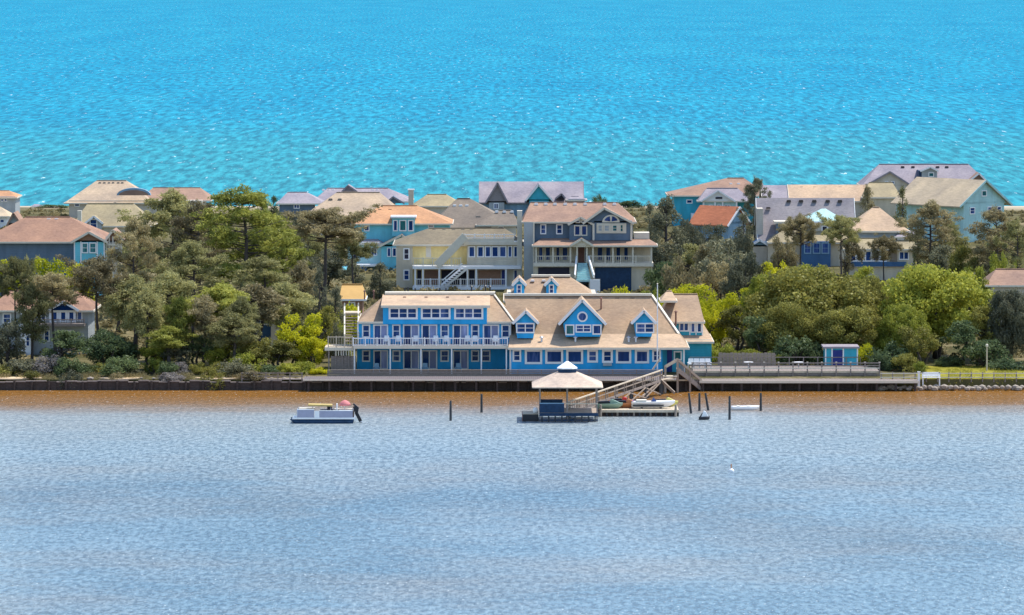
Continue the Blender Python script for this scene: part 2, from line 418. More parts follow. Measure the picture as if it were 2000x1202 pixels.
# ------------------------------------------------------------------ house kit (photo measures at the house's own depth)
class House:
    def __init__(s, name, label, cat, px, Y, zb=None, rz=0, group=None):
        s.Y = Y
        x = PX(px, Y)
        s.zb = ground(x, Y) - .25 if zb is None else zb
        s.o = thing(name, label, cat, (x, Y, s.zb), group, rz)
    def box(s, name, px0, px1, py0, py1, dY, dep, m, parent=None, lab=None):
        Y = s.Y + dY
        z0 = s.zb if py1 is None else PZ(py1, Y)
        o = MB().box(PX(px0, Y), PX(px1, Y), Y, Y + dep, z0, PZ(py0, Y)).build(name, m, parent or s.o)
        if lab: o['label'] = lab
        return o
    def wall(s, px0, px1, py0, dY=0, dep=9, m='white', py1=None, lab=None):
        return s.box('wall', px0, px1, py0, py1, dY, dep, m, None, lab)
    def corner(s, px, py0, py1, dY, m='white'):
        return s.box('corner_board', px - 1.3, px + 1.3, py0, py1, dY - .04, .05, m)
    def fascia(s, x0, x1, y0, y1, z, m, parent):
        t = .07
        mb = MB().box(x0 - t, x1 + t, y0 - t, y0 + .01, z - .2, z + .03).box(x0 - t, x1 + t, y1 - .01, y1 + t, z - .2, z + .03)
        mb.box(x0 - t, x0 + .01, y0 + .01, y1 - .01, z - .2, z + .03).box(x1 - .01, x1 + t, y0 + .01, y1 - .01, z - .2, z + .03)
        return mb.build('fascia', m, parent)
    def hip(s, px0, px1, pe, pr0, pr1, pr, dY=0, dep=9, over=.5, m='rooftan', name='roof', trim='cream', yr=.5):
        """hip roof; gable ends where the ridge reaches the eave ends"""
        y0, y1 = s.Y + dY - over, s.Y + dY + dep + over
        ym = y0 + (y1 - y0) * yr
        ze = PZ(pe, y0); zr = PZ(pr, ym)
        x0, x1, a, b = PX(px0, y0), PX(px1, y0), PX(pr0, ym), PX(pr1, ym)
        mb = MB().add([(x0, y0, ze), (x1, y0, ze), (x1, y1, ze), (x0, y1, ze), (a, ym, zr), (b, ym, zr),
                       (x0, y0, ze - .18), (x1, y0, ze - .18), (x1, y1, ze - .18), (x0, y1, ze - .18)],
                      [(0, 1, 5, 4), (2, 3, 4, 5), (3, 0, 4), (1, 2, 5), (6, 7, 1, 0), (7, 8, 2, 1), (8, 9, 3, 2), (9, 6, 0, 3), (9, 8, 7, 6)])
        o = mb.build(name, m, s.o)
        if trim: s.fascia(x0, x1, y0, y1, ze, trim, o)
        # ridge cap
        if pr1 - pr0 > 8: MB().bar((a, ym, zr + .03), (b, ym, zr + .03), .35, .10).build('ridge_cap', m, o)
        return o
    def gable_side(s, px0, px1, pe, pr, dY=0, dep=9, over=.5, m='rooftan', wm='white', name='roof', trim='cream', yr=.5):
        """ridge runs across the view, gable ends left and right"""
        y0, y1 = s.Y + dY - over, s.Y + dY + dep + over
        ym = y0 + (y1 - y0) * yr
        ze = PZ(pe, y0); zr = PZ(pr, ym); x0, x1 = PX(px0, y0), PX(px1, y0)
        t = .2
        mb = MB().prism([(x0, y0, ze), (x1, y0, ze), (x1, ym, zr), (x0, ym, zr)], (0, 0, -t))
        mb.prism([(x0, ym + .002, zr), (x1, ym + .002, zr), (x1, y1, ze), (x0, y1, ze)], (0, 0, -t))
        o = mb.build(name, m, s.o)
        for (xa, xb) in ((x0 + .3, x0 + .5), (x1 - .5, x1 - .3)):
            MB().prism([(xa, y0 + over, ze - .15), (xa, y1 - over, ze - .15), (xa, ym, zr - .25)], (xb - xa, 0, 0)).build('gable', wm, s.o)
        if trim:
            MB().box(x0, x1, y0 - .06, y0 - .004, ze - .26, ze + .01).build('fascia', trim, o)
            for x in (x0 - .04, x1 + .04):
                MB().bar((x, y0, ze - .08), (x, ym, zr - .08), .07, .26).bar((x, ym, zr - .08), (x, y1, ze - .08), .07, .26).build('rake_board', trim, o)
        return o
    def gable_front(s, px0, px1, pe, pxa, pa, dY=0, dep=6, over=.4, m='rooftan', wm='white', trim='white', name='roof', gable=True, parent=None, back=0):
        """gable faces the viewer; back: how much the ridge keeps level"""
        y0, y1 = s.Y + dY - over, s.Y + dY + dep
        ze, za = PZ(pe, y0), PZ(pa, y0); x0, x1, xa = PX(px0, y0), PX(px1, y0), PX(pxa, y0)
        t = .18; P = parent or s.o
        mb = MB().prism([(x0, y0, ze), (xa - .001, y0, za), (xa - .001, y0, za - t), (x0, y0, ze - t)], (0, y1 - y0, 0))
        mb.prism([(x1, y0, ze), (xa + .001, y0, za), (xa + .001, y0, za - t), (x1, y0, ze - t)], (0, y1 - y0, 0))
        o = mb.build(name, m, P)
        if gable:
            yw = s.Y + dY; k = .12
            MB().prism([(x0 + (xa - x0) * k, yw, ze + (za - ze) * k - t - .02), (x1 + (xa - x1) * k, yw, ze + (za - ze) * k - t - .02), (xa, yw, za - t - .02)],
                       (0, .2, 0)).build('gable', wm, P)
        mb = MB()
        for x in (x0, x1):
            mb.bar((x, y0 - .05, ze - t * .5), (xa, y0 - .05, za - t * .5), .08, .30)
        mb.build('rake_board', trim, P)
        return o
    def win(s, px0, px1, py0, py1, dY=0, cols=1, rows=1, parent=None, fm='white', gm='glass', name='window', fw=.15, gm2=None):
        Y = s.Y + dY; P = parent or s.o
        x0, x1, z0, z1 = PX(px0, Y), PX(px1, Y), PZ(py1, Y), PZ(py0, Y)
        fw = min(fw, (x1 - x0) * .2)
        mb = MB().box(x0, x1, Y - .10, Y + .02, z0, z0 + fw).box(x0, x1, Y - .10, Y + .02, z1 - fw, z1)
        mb.box(x0, x0 + fw, Y - .10, Y + .02, z0 + fw, z1 - fw).box(x1 - fw, x1, Y - .10, Y + .02, z0 + fw, z1 - fw)
        mw = fw * .75; xi0, xi1, zi0, zi1 = x0 + fw, x1 - fw, z0 + fw, z1 - fw
        cw = (xi1 - xi0) / cols
        for i in range(1, cols):
            mb.box(xi0 + cw * i - mw / 2, xi0 + cw * i + mw / 2, Y - .085, Y + .02, zi0, zi1)
        rh = (zi1 - zi0) / rows
        for i in range(1, rows):
            for c in range(cols):
                a = xi0 + cw * c + (mw / 2 if c else 0); b = xi0 + cw * (c + 1) - (mw / 2 if c < cols - 1 else 0)
                mb.box(a, b, Y - .075, Y + .02, zi0 + rh * i - .03, zi0 + rh * i + .03)
        f = mb.build(name, fm, P)
        for c in range(cols):
            a = xi0 + cw * c + (mw / 2 if c else 0); b = xi0 + cw * (c + 1) - (mw / 2 if c < cols - 1 else 0)
            MB().box(a, b, Y - .035, Y + .01, zi0, zi1).build('pane', gm2 if (gm2 and c == cols - 1) else gm, P if parent is not None else f)
        return f
    def rail(s, px0, px1, pt, pb, dY, m='white', n=5, parent=None, bal=True, mid=False):
        Y = s.Y + dY; P = parent or s.o
        x0, x1, zt, zb = PX(px0, Y), PX(px1, Y), PZ(pt, Y), PZ(pb, Y)
        o = MB().box(x0, x1, Y - .06, Y + .06, zt - .09, zt).box(x0, x1, Y - .03, Y + .03, zb + .08, zb + .15).build('railing', m, P)
        Q = o if P is s.o else P
        for i in range(n):
            x = x0 + (x1 - x0) * i / (n - 1)
            MB().box(x - .06, x + .06, Y - .065, Y + .065, zb, zt + .08).build('post', m, Q)
        if bal:
            k = int((x1 - x0) / .28); mb = MB()
            for i in range(1, k):
                x = x0 + (x1 - x0) * i / k
                mb.box(x - .022, x + .022, Y - .022, Y + .022, zb + .15, zt - .09)
            tag(mb.build('balusters', m, Q), kind='stuff')
        return o
    def vents(s, pxs, py, dY, m='white', w=.45, h=.22):
        for p in pxs:
            Y = s.Y + dY; x = PX(p, Y); z = PZ(py, Y)
            MB().prism([(x - w / 2, Y, z - h), (x + w / 2, Y, z - h), (x + w * .38, Y, z), (x - w * .38, Y, z)], (0, .5, 0)).build('roof_vent', m, s.o)
    def dormer(s, px0, px1, pxa, pa, pe, pb, dY, dep, m, wm, wx0, wx1, over=.45, taper=0):
        Y = s.Y + dY
        x0, x1, z0, z1 = PX(wx0, Y), PX(wx1, Y), PZ(pb, Y), PZ(pe, Y)
        xa = PX(pxa, Y); za = PZ(pa, Y) - .35
        d = MB().prism([(x0 + taper, Y, z0), (x1 - taper, Y, z0), (x1, Y, z1), (xa, Y, za), (x0, Y, z1)], (0, dep, 0)).build('dormer', wm, s.o)
        s.gable_front(px0, px1, pe, pxa, pa, dY, dep, over, m, wm, 'white', 'dormer_roof', False, d)
        return d
    def pipe(s, px, py0, py1, dY, r=.09, m='rust', cap=True):
        Y = s.Y + dY; x = PX(px, Y); z0, z1 = PZ(py1, Y), PZ(py0, Y)
        mb = MB().tube([(x, Y, z0 - .3), (x, Y, z1)], [r, r], 8)
        if cap: mb.lathe((x, Y, z1), [(r * 2.1, 0), (r * 2.1, .06), (.02, .2)], 8)
        mb.build('vent_pipe', m, s.o)

# ------------------------------------------------------------------ the blue inn
def build_inn():
    I = House('inn', 'long bright blue waterfront inn with tan roofs, white trim and gabled dormers', 'inn', 1000, 610, 1.35)
    # ---- balcony wing
    I.box('wall', 698, 998, 632, 680.5, 0, 12, 'blue', lab='upper wall of the balcony wing')
    I.box('wall', 697, 998, 678, None, 2.6, 9, 'blue', lab='recessed ground floor wall under the balcony')
    I.hip(699, 1003, 629, 752, 966, 577, 0, 13, .6, 'rooftan', yr=.52)
    Y = 610.05
    I.box('wall', 748, 951, 597.5, 633.5, -.72, 9, 'blue', lab='third floor wall under the shed dormer')
    # shed dormer roof
    ya, yb = I.Y - 1.2, I.Y + 7.2
    xa, xb = PX(744, ya), PX(957, ya)
    za, zb_ = PZ(597, ya), PZ(575.5, yb)
    o = MB().prism([(xa, ya, za), (xb, ya, za), (xb, yb, zb_), (xa, yb, zb_)], (0, 0, -.2)).build('dormer_roof', 'rooftan2', I.o)
    MB().box(xa, xb, ya - .07, ya - .004, za - .26, za + .01).build('fascia', 'cream', o)
    I.vents([790, 832, 874, 915], 580, 4.8, 'rust', .4, .12)
    MB().box(PX(752, yb), PX(967, yb), yb - .5, yb + 1.2, zb_ - .3, zb_ + .28).build('roof_curb', 'cream', I.o)
    for p in (712, 730): I.pipe(p, 570, 580, 7.5, .07, 'rust')
    for p in (791, 797, 811, 859, 871, 921, 948, 957): I.pipe(p, 560 + (p % 4), 572, 8.8, .09, 'black', p % 3 == 0)
    for (p0, p1) in ((759, 816), (822, 880), (887, 944)):
        I.win(p0, p1, 600, 624, -.72, 3, 2, fw=.22)
    # balcony doors and windows, two storeys
    row = [(707, 723, 'w'), (729, 758, 'd'), (766, 782, 'w'), (787, 819, 'd'), (823, 854, 'd'), (860, 877, 'w'), (884, 915, 'd'), (920, 936, 'w'), (943, 975, 'd'), (979, 996, 'w')]
    for (p0, p1, k) in row:
        if k == 'w': I.win(p0, p1, 634, 660, 0, 1, 2)
        else: I.win(p0, p1, 634, 675, 0, 2, 1, name='sliding_door', gm2='curtain')
    for (p0, p1, k) in row:
        if p0 > 940: continue
        if k == 'w': I.win(p0, p1, 684, 707, 2.6, 1, 2)
        else: I.win(p0, p1, 684, 722, 2.6, 2, 1, name='sliding_door', gm2='curtain')
    I.win(940, 958, 684, 707, 2.6, 1, 2)
    for p in (699, 997): I.corner(p, 632, 680, 0)
    # balcony
    yb0 = I.Y - 3.4
    zd = PZ(676, yb0)
    MB().box(PX(690, yb0), PX(991.5, yb0), yb0, I.Y - .02, zd - .16, zd).build('balcony_deck', 'deckwood', I.o)
    MB().box(PX(697, I.Y), PX(996, I.Y), I.Y - .02, I.Y + 2.7, zd - .18, zd - .02).build('balcony_soffit', 'deckwood', I.o)
    MB().box(PX(690, yb0), PX(991.5, yb0), yb0 - .06, yb0 - .004, zd - .32, zd + .02).build('balcony_edge', 'cream', I.o)
    for p in (692, 762, 822, 882, 940, 989):
        x = PX(p, yb0)
        MB().box(x - .07, x + .07, yb0 + .02, yb0 + .16, I.zb, zd - .16).build('balcony_post', 'white', I.o)
    I.rail(690, 991, 660.5, 676, -3.35, 'white', 14)
    # white chairs on the balcony belong to no one thing: they are placed later
    # ---- dining wing, steep roof with flared skirt
    y0 = 607.0
    I.box('wall', 996, 1294, 678, None, -3, 16, 'blue', lab='ground floor wall with a row of square windows')
    I.box('wall', 1294, 1338, 678, None, -.8, 14, 'teal', lab='recessed porch wall')
    I.box('corner_board', 995, 998.5, 681, 730, -3.06, .07, 'white')
    ye, yk, yr, yz = 605.9, 610.4, 615.6, 626.5
    ze, zk, zr = PZ(680, ye), PZ(653.5, yk), PZ(577.5, yr)
    def P(px, Yd, z): return (PX(px, Yd), Yd, z)
    pts = [P(993, ye, ze), P(1346, ye, ze), P(996, yk, zk), P(1326, yk, zk), P(985, yr, zr), P(1273, yr, zr),
           (PX(1346, ye), yz, ze), (PX(993, ye), yz, ze), (PX(1326, yk), yz - 3, zk), (PX(996, yk), yz - 3, zk),
           P(993, ye, ze - .2), P(1346, ye, ze - .2), (PX(1346, ye), yz, ze - .2), (PX(993, ye), yz, ze - .2)]
    o = MB().add(pts, [(2, 3, 5, 4), (1, 6, 8, 3), (3, 8, 5), (6, 7, 9, 8), (8, 9, 4, 5), (7, 0, 2, 9), (9, 2, 4), (10, 11, 1, 0), (11, 12, 6, 1), (12, 13, 7, 6), (13, 10, 0, 7), (13, 12, 11, 10)]).build('roof', 'rooftan', I.o)
    MB().prism([pts[0], pts[1], pts[3], pts[2]], (0, 0, .06)).build('roof_skirt', 'rooftan2', I.o)  # lighter shingles paint in the stronger sun on the flatter skirt
    I.fascia(PX(993, ye), PX(1346, ye), ye, yz, ze, 'cream', o)
    MB().bar(P(985, yr, zr + .1), P(1273, yr, zr + .1), .6, .26).bar(P(1273, yr, zr + .08), P(1326, yk, zk + .06), .26, .12).build('ridge_cap', 'cream', o)
    MB().bar(P(966, 616.5, PZ(577, 616.5) + .05), P(1003, 609.4, PZ(629, 609.4) + .1), .2, .1).build('ridge_cap', 'cream', o)
    for (p0, p1, q0, q1, c, r) in ((1001, 1018, 683, 707, 1, 2), (1025, 1059, 683, 711.5, 1, 1), (1065, 1100, 683, 711, 1, 1), (1106, 1139, 683, 711, 1, 1), (1147, 1168, 683, 708.5, 1, 2),
                                   (1176, 1197, 683, 709, 1, 2), (1203, 1233, 683, 710, 1, 1), (1240, 1268, 683, 710, 1, 1), (1274, 1291, 683, 707, 1, 2)):
        I.win(p0, p1, q0, q1, -3, c, r, fw=.24)
    I.box('air_conditioner', 1178, 1195, 709.5, 715, -3.35, .33, 'grey')
    # porch
    I.box('door', 1303, 1313, 684, None, -.85, .05, 'door'); I.win(1316, 1332, 686, 704, -.8, 1, 1, gm='glassgreen')
    for p in (1336,): I.box('porch_post', p - 1.6, p + 1.6, 681, None, -3.2, .2, 'white')
    # dormers
    d = I.dormer(1001, 1052, 1027, 607, 631, 661, -1.6, 7.5, 'rooftan2', 'blue', 1006, 1046, taper=.25)
    I.win(1008, 1044, 631, 651, -1.6, 2, 2, d)
    d = I.dormer(1091, 1184, 1137, 585, 633, 658, -1.9, 8.5, 'rooftan2', 'blue', 1100, 1177, taper=.3)
    I.win(1104, 1122, 634, 655, -1.9, 1, 1, d, gm='glassgreen'); I.win(1124, 1155, 634, 650, -1.9, 2, 2, d); I.win(1157, 1175, 634, 654, -1.9, 1, 1, d)
    Yd = I.Y - 1.9; cx, cz = PX(1137.5, Yd), PZ(619, Yd)
    MB().prism([(cx + .60 * math.cos(a), Yd - .1, cz + .60 * math.sin(a)) for a in np.linspace(0, 2 * math.pi, 25)[:-1]], (0, .11, 0)).build('round_window_frame', 'white', d)
    MB().prism([(cx + .42 * math.cos(a), Yd - .125, cz + .42 * math.sin(a)) for a in np.linspace(0, 2 * math.pi, 25)[:-1]], (0, .11, 0)).build('round_pane', 'glass', d)
    d = I.dormer(1233, 1282, 1258, 606, 631, 658, -1.6, 7.5, 'rooftan2', 'blue', 1238, 1277, taper=.25)
    I.win(1242, 1278, 631, 651, -1.6, 2, 2, d)
    for p in (1050, 1095, 1205, 1235): I.vents([p], 582, 5.2, 'wooddark', .6, .2)
    I.pipe(1174, 584, 606, 3.8)
    for p in (1058, 1124, 1228, 1242): I.pipe(p, 660, 670, -2.2, .12, 'metal')
    # ---- side wing on the right
    I.box('wall', 1330, 1390, 664, None, 8, 12, 'teal', lab='teal side wing wall')
    I.hip(1326, 1394, 668, 1334, 1372, 630, 8, 12, .6, 'rooftan2')
    I.box('wall', 1318, 1372, 628, 660, 9.6, 7, 'teal')
    I.win(1326, 1346, 629, 648, 9.6, 2, 1); I.win(1349, 1358, 629, 650, 9.6); I.win(1361, 1371, 629, 650, 9.6)
    for p in (1347.5, 1359.5, 1372): I.box('corner_board', p - 1, p + 1, 628, 655, 9.45, .1, 'white')
    I.hip(1286, 1376, 629, 1310, 1362, 575, 9.6, 12, .5, 'rooftan')
    I.hip(1290, 1322, 588, 1302, 1312, 569, 10.2, 5, .3, 'rooftan2')
    I.pipe(1320, 610, 632, 8.2, .1)
    # ---- rear section
    I.wall(990, 1165, 578, 24, 12, 'sandwall')
    I.hip(984, 1170, 588, 1042, 1112, 540, 24, 13, .5, 'rooftan')
    Yr = 640.5
    MB().bar((PX(1038, Yr), Yr, PZ(540, Yr) + .08), (PX(1114, Yr), Yr, PZ(540, Yr) + .08), .9, .22).build('ridge_cap', 'cream', I.o)
    for (c, t) in ((1014, 0), (1077, 0)):
        d = I.dormer(c - 14, c + 14, c, 543, 557, 577, 25.2, 6, 'rooftan2', 'blue', c - 10, c + 10, .3)
        I.win(c - 5, c + 5, 556, 574, 25.2, 1, 2, d)
    I.vents([1040, 1062], 547, 28.5, 'white', .5, .2)
    # ---- left deck with outside stair
    yd = I.Y - 2.2
    zd = PZ(679, yd)
    MB().box(PX(634, yd), PX(689.6, yd), yd, I.Y + 3, zd - .22, zd).build('deck', 'woodlight', I.o)
    MB().box(PX(634, yd), PX(689.6, yd), yd - .06, yd - .003, zd - .36, zd + .02).build('deck_edge', 'cream', I.o)
    I.rail(641, 688, 658, 679, -2.1, 'woodlight', 4)
    for p in (642, 655, 668, 681):
        x = PX(p, yd); MB().box(x - .08, x + .08, yd + .1, yd + .26, I.zb, zd - .22).build('deck_post', 'woodgrey', I.o)
    for i, p in enumerate(range(656, 692, 5)):
        x = PX(p, yd); MB().box(x - .05, x + .05, yd + .02, yd + .08, zd - .95 + .02 * (i % 3), zd - .22).build('lattice_slat', 'cream', I.o)
    MB().box(PX(646, yd), PX(695, yd), yd + .3, yd + .4, I.zb, zd - 1.0).build('lattice_fence', 'woodgrey', I.o)
    # stair, rises away from the water
    ys, ye2 = I.Y - .4, I.Y + 4.5
    zs, zt = PZ(664, ys), PZ(603, ye2)
    for p in (673, 700):
        MB().bar((PX(p, ys), ys, zs + .55), (PX(p, ye2), ye2, zt + .2), .16, .22).build('handrail', 'cream', I.o)
        MB().bar((PX(p, ys), ys, zs - .1), (PX(p, ye2), ye2, zt - .6), .12, .3).build('stringer', 'cream', I.o)
        for k in (0, .33, .66, 1):
            yy = ys + (ye2 - ys) * k; zz = zs + (zt - zs) * k
            x = PX(p, yy); MB().box(x - .07, x + .07, yy - .07, yy + .07, zz - .8, zz + .65).build('newel_post', 'cream', I.o)
    for k in range(10):
        yy = ys + (ye2 - ys) * k / 9; zz = zs - .2 + (zt - .6 - zs) * k / 9
        MB().box(PX(674.5, yy), PX(698.5, yy), yy, yy + .45, zz, zz + .09).build('tread', 'wood', I.o)
    I.box('landing', 672, 703, 611, 614, 4.6, 3, 'woodlight')
    return I
INN = build_inn()
# ------------------------------------------------------------------ the houses behind the inn
def build_yellow():
    h = House('beach_house', 'pale yellow house with olive roof and white outside stairs behind the inn', 'house', 900, 750)
    h.wall(775, 1018, 477, 0, 12, 'yellow')
    h.box('wall', 774, 806, 480, None, -.5, .48, 'sandwall')
    h.hip(768, 1022, 478.5, 838, 985, 446, 0, 12, .7, 'roofolive')
    h.vents([848, 867, 886, 904, 921], 447.5, 5.4, 'stone', .6, .3)
    h.win(788, 800, 485, 508, -.5, 1, 2, gm='dark'); h.win(788, 800, 527, 548, -.5, 1, 2)
    h.box('shutter', 832, 842, 481, 503, -.06, .05, 'cream')
    # raised sun room with roof deck
    h.box('wall', 912, 1018, 478, None, -2, 2, 'sandwall', lab='peach sun room wall')
    for (a, b) in ((915, 928), (932, 945), (947, 959), (960, 974), (975, 989), (992, 1000), (1003, 1011)): h.win(a, b, 481, 503, -2)
    h.box('roof_deck', 906, 1020, 473, 479, -2.6, 10, 'cream')
    h.box('parapet', 908, 1004, 466, 473, -2.4, .2, 'cream'); h.rail(908, 1004, 458, 466, -2.3, 'white', 6)
    # porch floor, posts and rails
    h.box('porch_floor', 806, 1018, 520, 526, -4, 4, 'white')
    h.box('porch_deck', 806, 1018, 560, 568, -4, 4, 'white')
    for p in (811, 826, 858, 913, 930, 988): h.box('porch_post', p - 1.7, p + 1.7, 526, 560, -3.9, .25, 'white')
    h.rail(811, 988, 545, 560, -3.85, 'white', 7, bal=True)
    h.rail(808, 900, 504, 520, -3.85, 'cream', 6)
    for (a, b, m) in ((815, 823, 'dark'), (829, 856, 'roofbrown'), (862, 911, 'dark'), (916, 927, 'dark'), (934, 978, 'roofbrown'), (980, 987, 'door')):
        h.box('opening', a, b, 528, 556, -.05 if a < 912 else -2.05, .04, m)
    h.win(1003, 1011, 527, 550, -2)
    # stairs
    for (a, pa, b, pb, dy, wdt, hh, m) in ((853, 519, 909, 461, -3.2, .25, 1.15, 'cream'), (853, 519, 909, 461, -4.3, .12, 1.0, 'cream'), (862, 557, 905, 521, -4.6, .12, .25, 'white'), (870, 560, 912, 525, -4.6, .12, .3, 'white'), (864, 548, 903, 515, -5.4, .1, .15, 'white')):
        Y = h.Y + dy
        MB().bar((PX(a, Y), Y, PZ(pa, Y)), (PX(b, Y), Y, PZ(pb, Y)), wdt, hh).build('stair_side', m, h.o)
    for k in range(10):
        Y = h.Y - 5.3; x = PX(866 + 42 * k / 9, Y); z = PZ(559 - 37 * k / 9, Y)
        MB().box(x - .2, x + .2, Y, Y + .7, z - .05, z + .03).build('tread', 'white', h.o)
    for k in range(14):
        Y = h.Y - 4.2; x = PX(855 + 54 * k / 13, Y); z = PZ(521 - 57 * k / 13, Y)
        MB().box(x - .18, x + .18, Y, Y + 1, z - .05, z + .03).build('tread', 'cream', h.o)
def build_slate():
    h = House('beach_house', 'large slate blue house with arched window, long porch and navy garage door', 'house', 1140, 745)
    h.wall(1024, 1236, 432, 0, 12, 'slate')
    h.box('wall', 1023, 1042, 435, None, -.8, .79, 'grey', lab='pale grey corner tower')
    h.box('corner_board', 1041, 1044, 435, None, -.86, .06, 'cream')
    h.hip(1020, 1242, 434, 1036, 1206, 396, 0, 12, .7, 'roofpink')
    h.box('chimney', 1010, 1020, 412, None, 2, 1.4, 'cream')
    h.vents([1047, 1066, 1084, 1104, 1123, 1143, 1181, 1200], 397, 5.0, 'white', .55, .3)
    for (a, b) in ((1055, 1067), (1086, 1099)): h.win(a, b, 438, 458, 0, 1, 2, fw=.17)
    # bay with small gable
    h.box('bay', 1112, 1156, 434, 470, -1.2, 1.2, 'slate')
    h.gable_front(1109, 1159, 438, 1134, 424, -1.2, 5, .3, 'roofpink', 'cream', 'cream')
    h.win(1121, 1134, 440, 461, -1.2, 1, 1, fw=.16, fm='cream'); h.win(1134.5, 1147, 440, 461, -1.2, 1, 1, fw=.16, fm='cream')
    h.win(1124, 1133, 430.5, 436, -1.2, fm='cream'); h.win(1135, 1144, 430.5, 436, -1.2, fm='cream')
    # big front gable with arch window
    h.box('wall', 1160, 1234, 432, 470, -1.6, 1.6, 'slate')
    h.gable_front(1138, 1238, 436, 1180, 406, -1.6, 6, .5, 'roofpink', 'slate', 'cream')
    Y = h.Y - 1.6; cx, cz = PX(1193, Y), PZ(434.5, Y)
    arc = np.linspace(0, math.pi, 14)
    MB().prism([(cx + 1.22 * math.cos(a), Y - .28, cz + 1.05 * math.sin(a)) for a in arc], (0, .2, 0)).build('arch_window_frame', 'cream', h.o)
    for (s0, s1) in ((.06, .44), (.56, .94)):
        MB().prism([(cx + .92 * math.cos(a), Y - .31, cz + .12 + .72 * math.sin(a)) for a in np.linspace(math.pi * s0, math.pi * s1, 7)] + [(cx + (.08 if s0 < .5 else -.08), Y - .31, cz + .12)], (0, .1, 0)).build('arch_pane', 'glass', h.o)
    h.box('window_panel', 1165, 1223, 436.5, 456, -1.7, .09, 'cream')
    for (a, b, g) in ((1167, 1177, 'grey'), (1179, 1191, 'grey'), (1195, 1206, 'glassgreen'), (1211, 1217, 'glassgreen')): h.win(a, b, 439, 453, -1.7, 1, 2, gm=g, fm='cream')
    h.box('corner_board', 1157, 1161, 437, 470, -1.72, .1, 'cream'); h.box('corner_board', 1231, 1235, 437, 470, -1.72, .1, 'cream')
    # porch
    h.hip(1040, 1284, 480, 1060, 1262, 464, -4, 5, .4, 'roofpink', 'porch_roof', 'cream', .85)
    h.gable_front(1114, 1158, 479, 1136, 466, -4.6, 4, .3, 'roofpink', 'cream', 'cream', 'porch_gable')
    for p in (1047, 1080, 1114, 1127, 1146, 1158, 1197, 1236, 1272): h.box('porch_post', p - 1.6, p + 1.6, 481, 515, -4, .22, 'cream')
    h.box('porch_floor', 1042, 1126, 514, 521, -4.1, 4.1, 'cream'); h.box('porch_floor', 1150, 1276, 514, 521, -4.1, 4.1, 'cream')
    h.rail(1047, 1114, 500, 514, -3.95, 'cream', 3); h.rail(1152, 1272, 500, 514, -3.95, 'cream', 5)
    h.box('wall', 1042, 1274, 478, 515, -.3, .3, 'sandwall', lab='porch back wall')
    for (a, b) in ((1051, 1061), (1064, 1076), (1085, 1094), (1097, 1110), (1165, 1178), (1182, 1194), (1202, 1213), (1217, 1228)): h.win(a, b, 482, 510, -.3, 1, 1, fm='sandwall')
    h.box('door', 1129, 1141, 482, 514, -.36, .05, 'rust'); h.win(1142, 1147, 484, 512, -.3)
    # ground level
    h.box('wall', 1042, 1126, 521, None, -3.6, 3.3, 'sandwall'); h.box('wall', 1150, 1274, 521, None, -3.6, 3.3, 'sandwall')
    h.box('garage_opening', 1051, 1112, 522.5, 537, -3.66, .05, 'dark')
    h.box('garage_door', 1162, 1233, 522.5, None, -3.66, .05, 'navy')
    h.box('balcony', 1238, 1268, 455, 467, -.5, 3, 'cream')
    # stairs flaring to the ground
    n = 9
    for k in range(n):
        Y = h.Y - 4 - .42 * k; py = 514 + (547 - 514) * k / (n - 1)
        MB().box(PX(1128 - .3 * k, Y), PX(1147 + .9 * k, Y), Y - .42, Y, PZ(py, Y) - .25, PZ(py, Y)).build('tread', 'paleaqua', h.o)
    for (a, b) in ((1126, 1123), (1149, 1160)):
        Y0, Y1 = h.Y - 4, h.Y - 7.8
        MB().bar((PX(a, Y0), Y0, PZ(503, Y0)), (PX(b, Y1), Y1, PZ(540, Y1)), .18, .55).build('stair_side', 'white', h.o)
    h.box('stair_wall', 1152, 1172, 546, None, -8, .3, 'white')
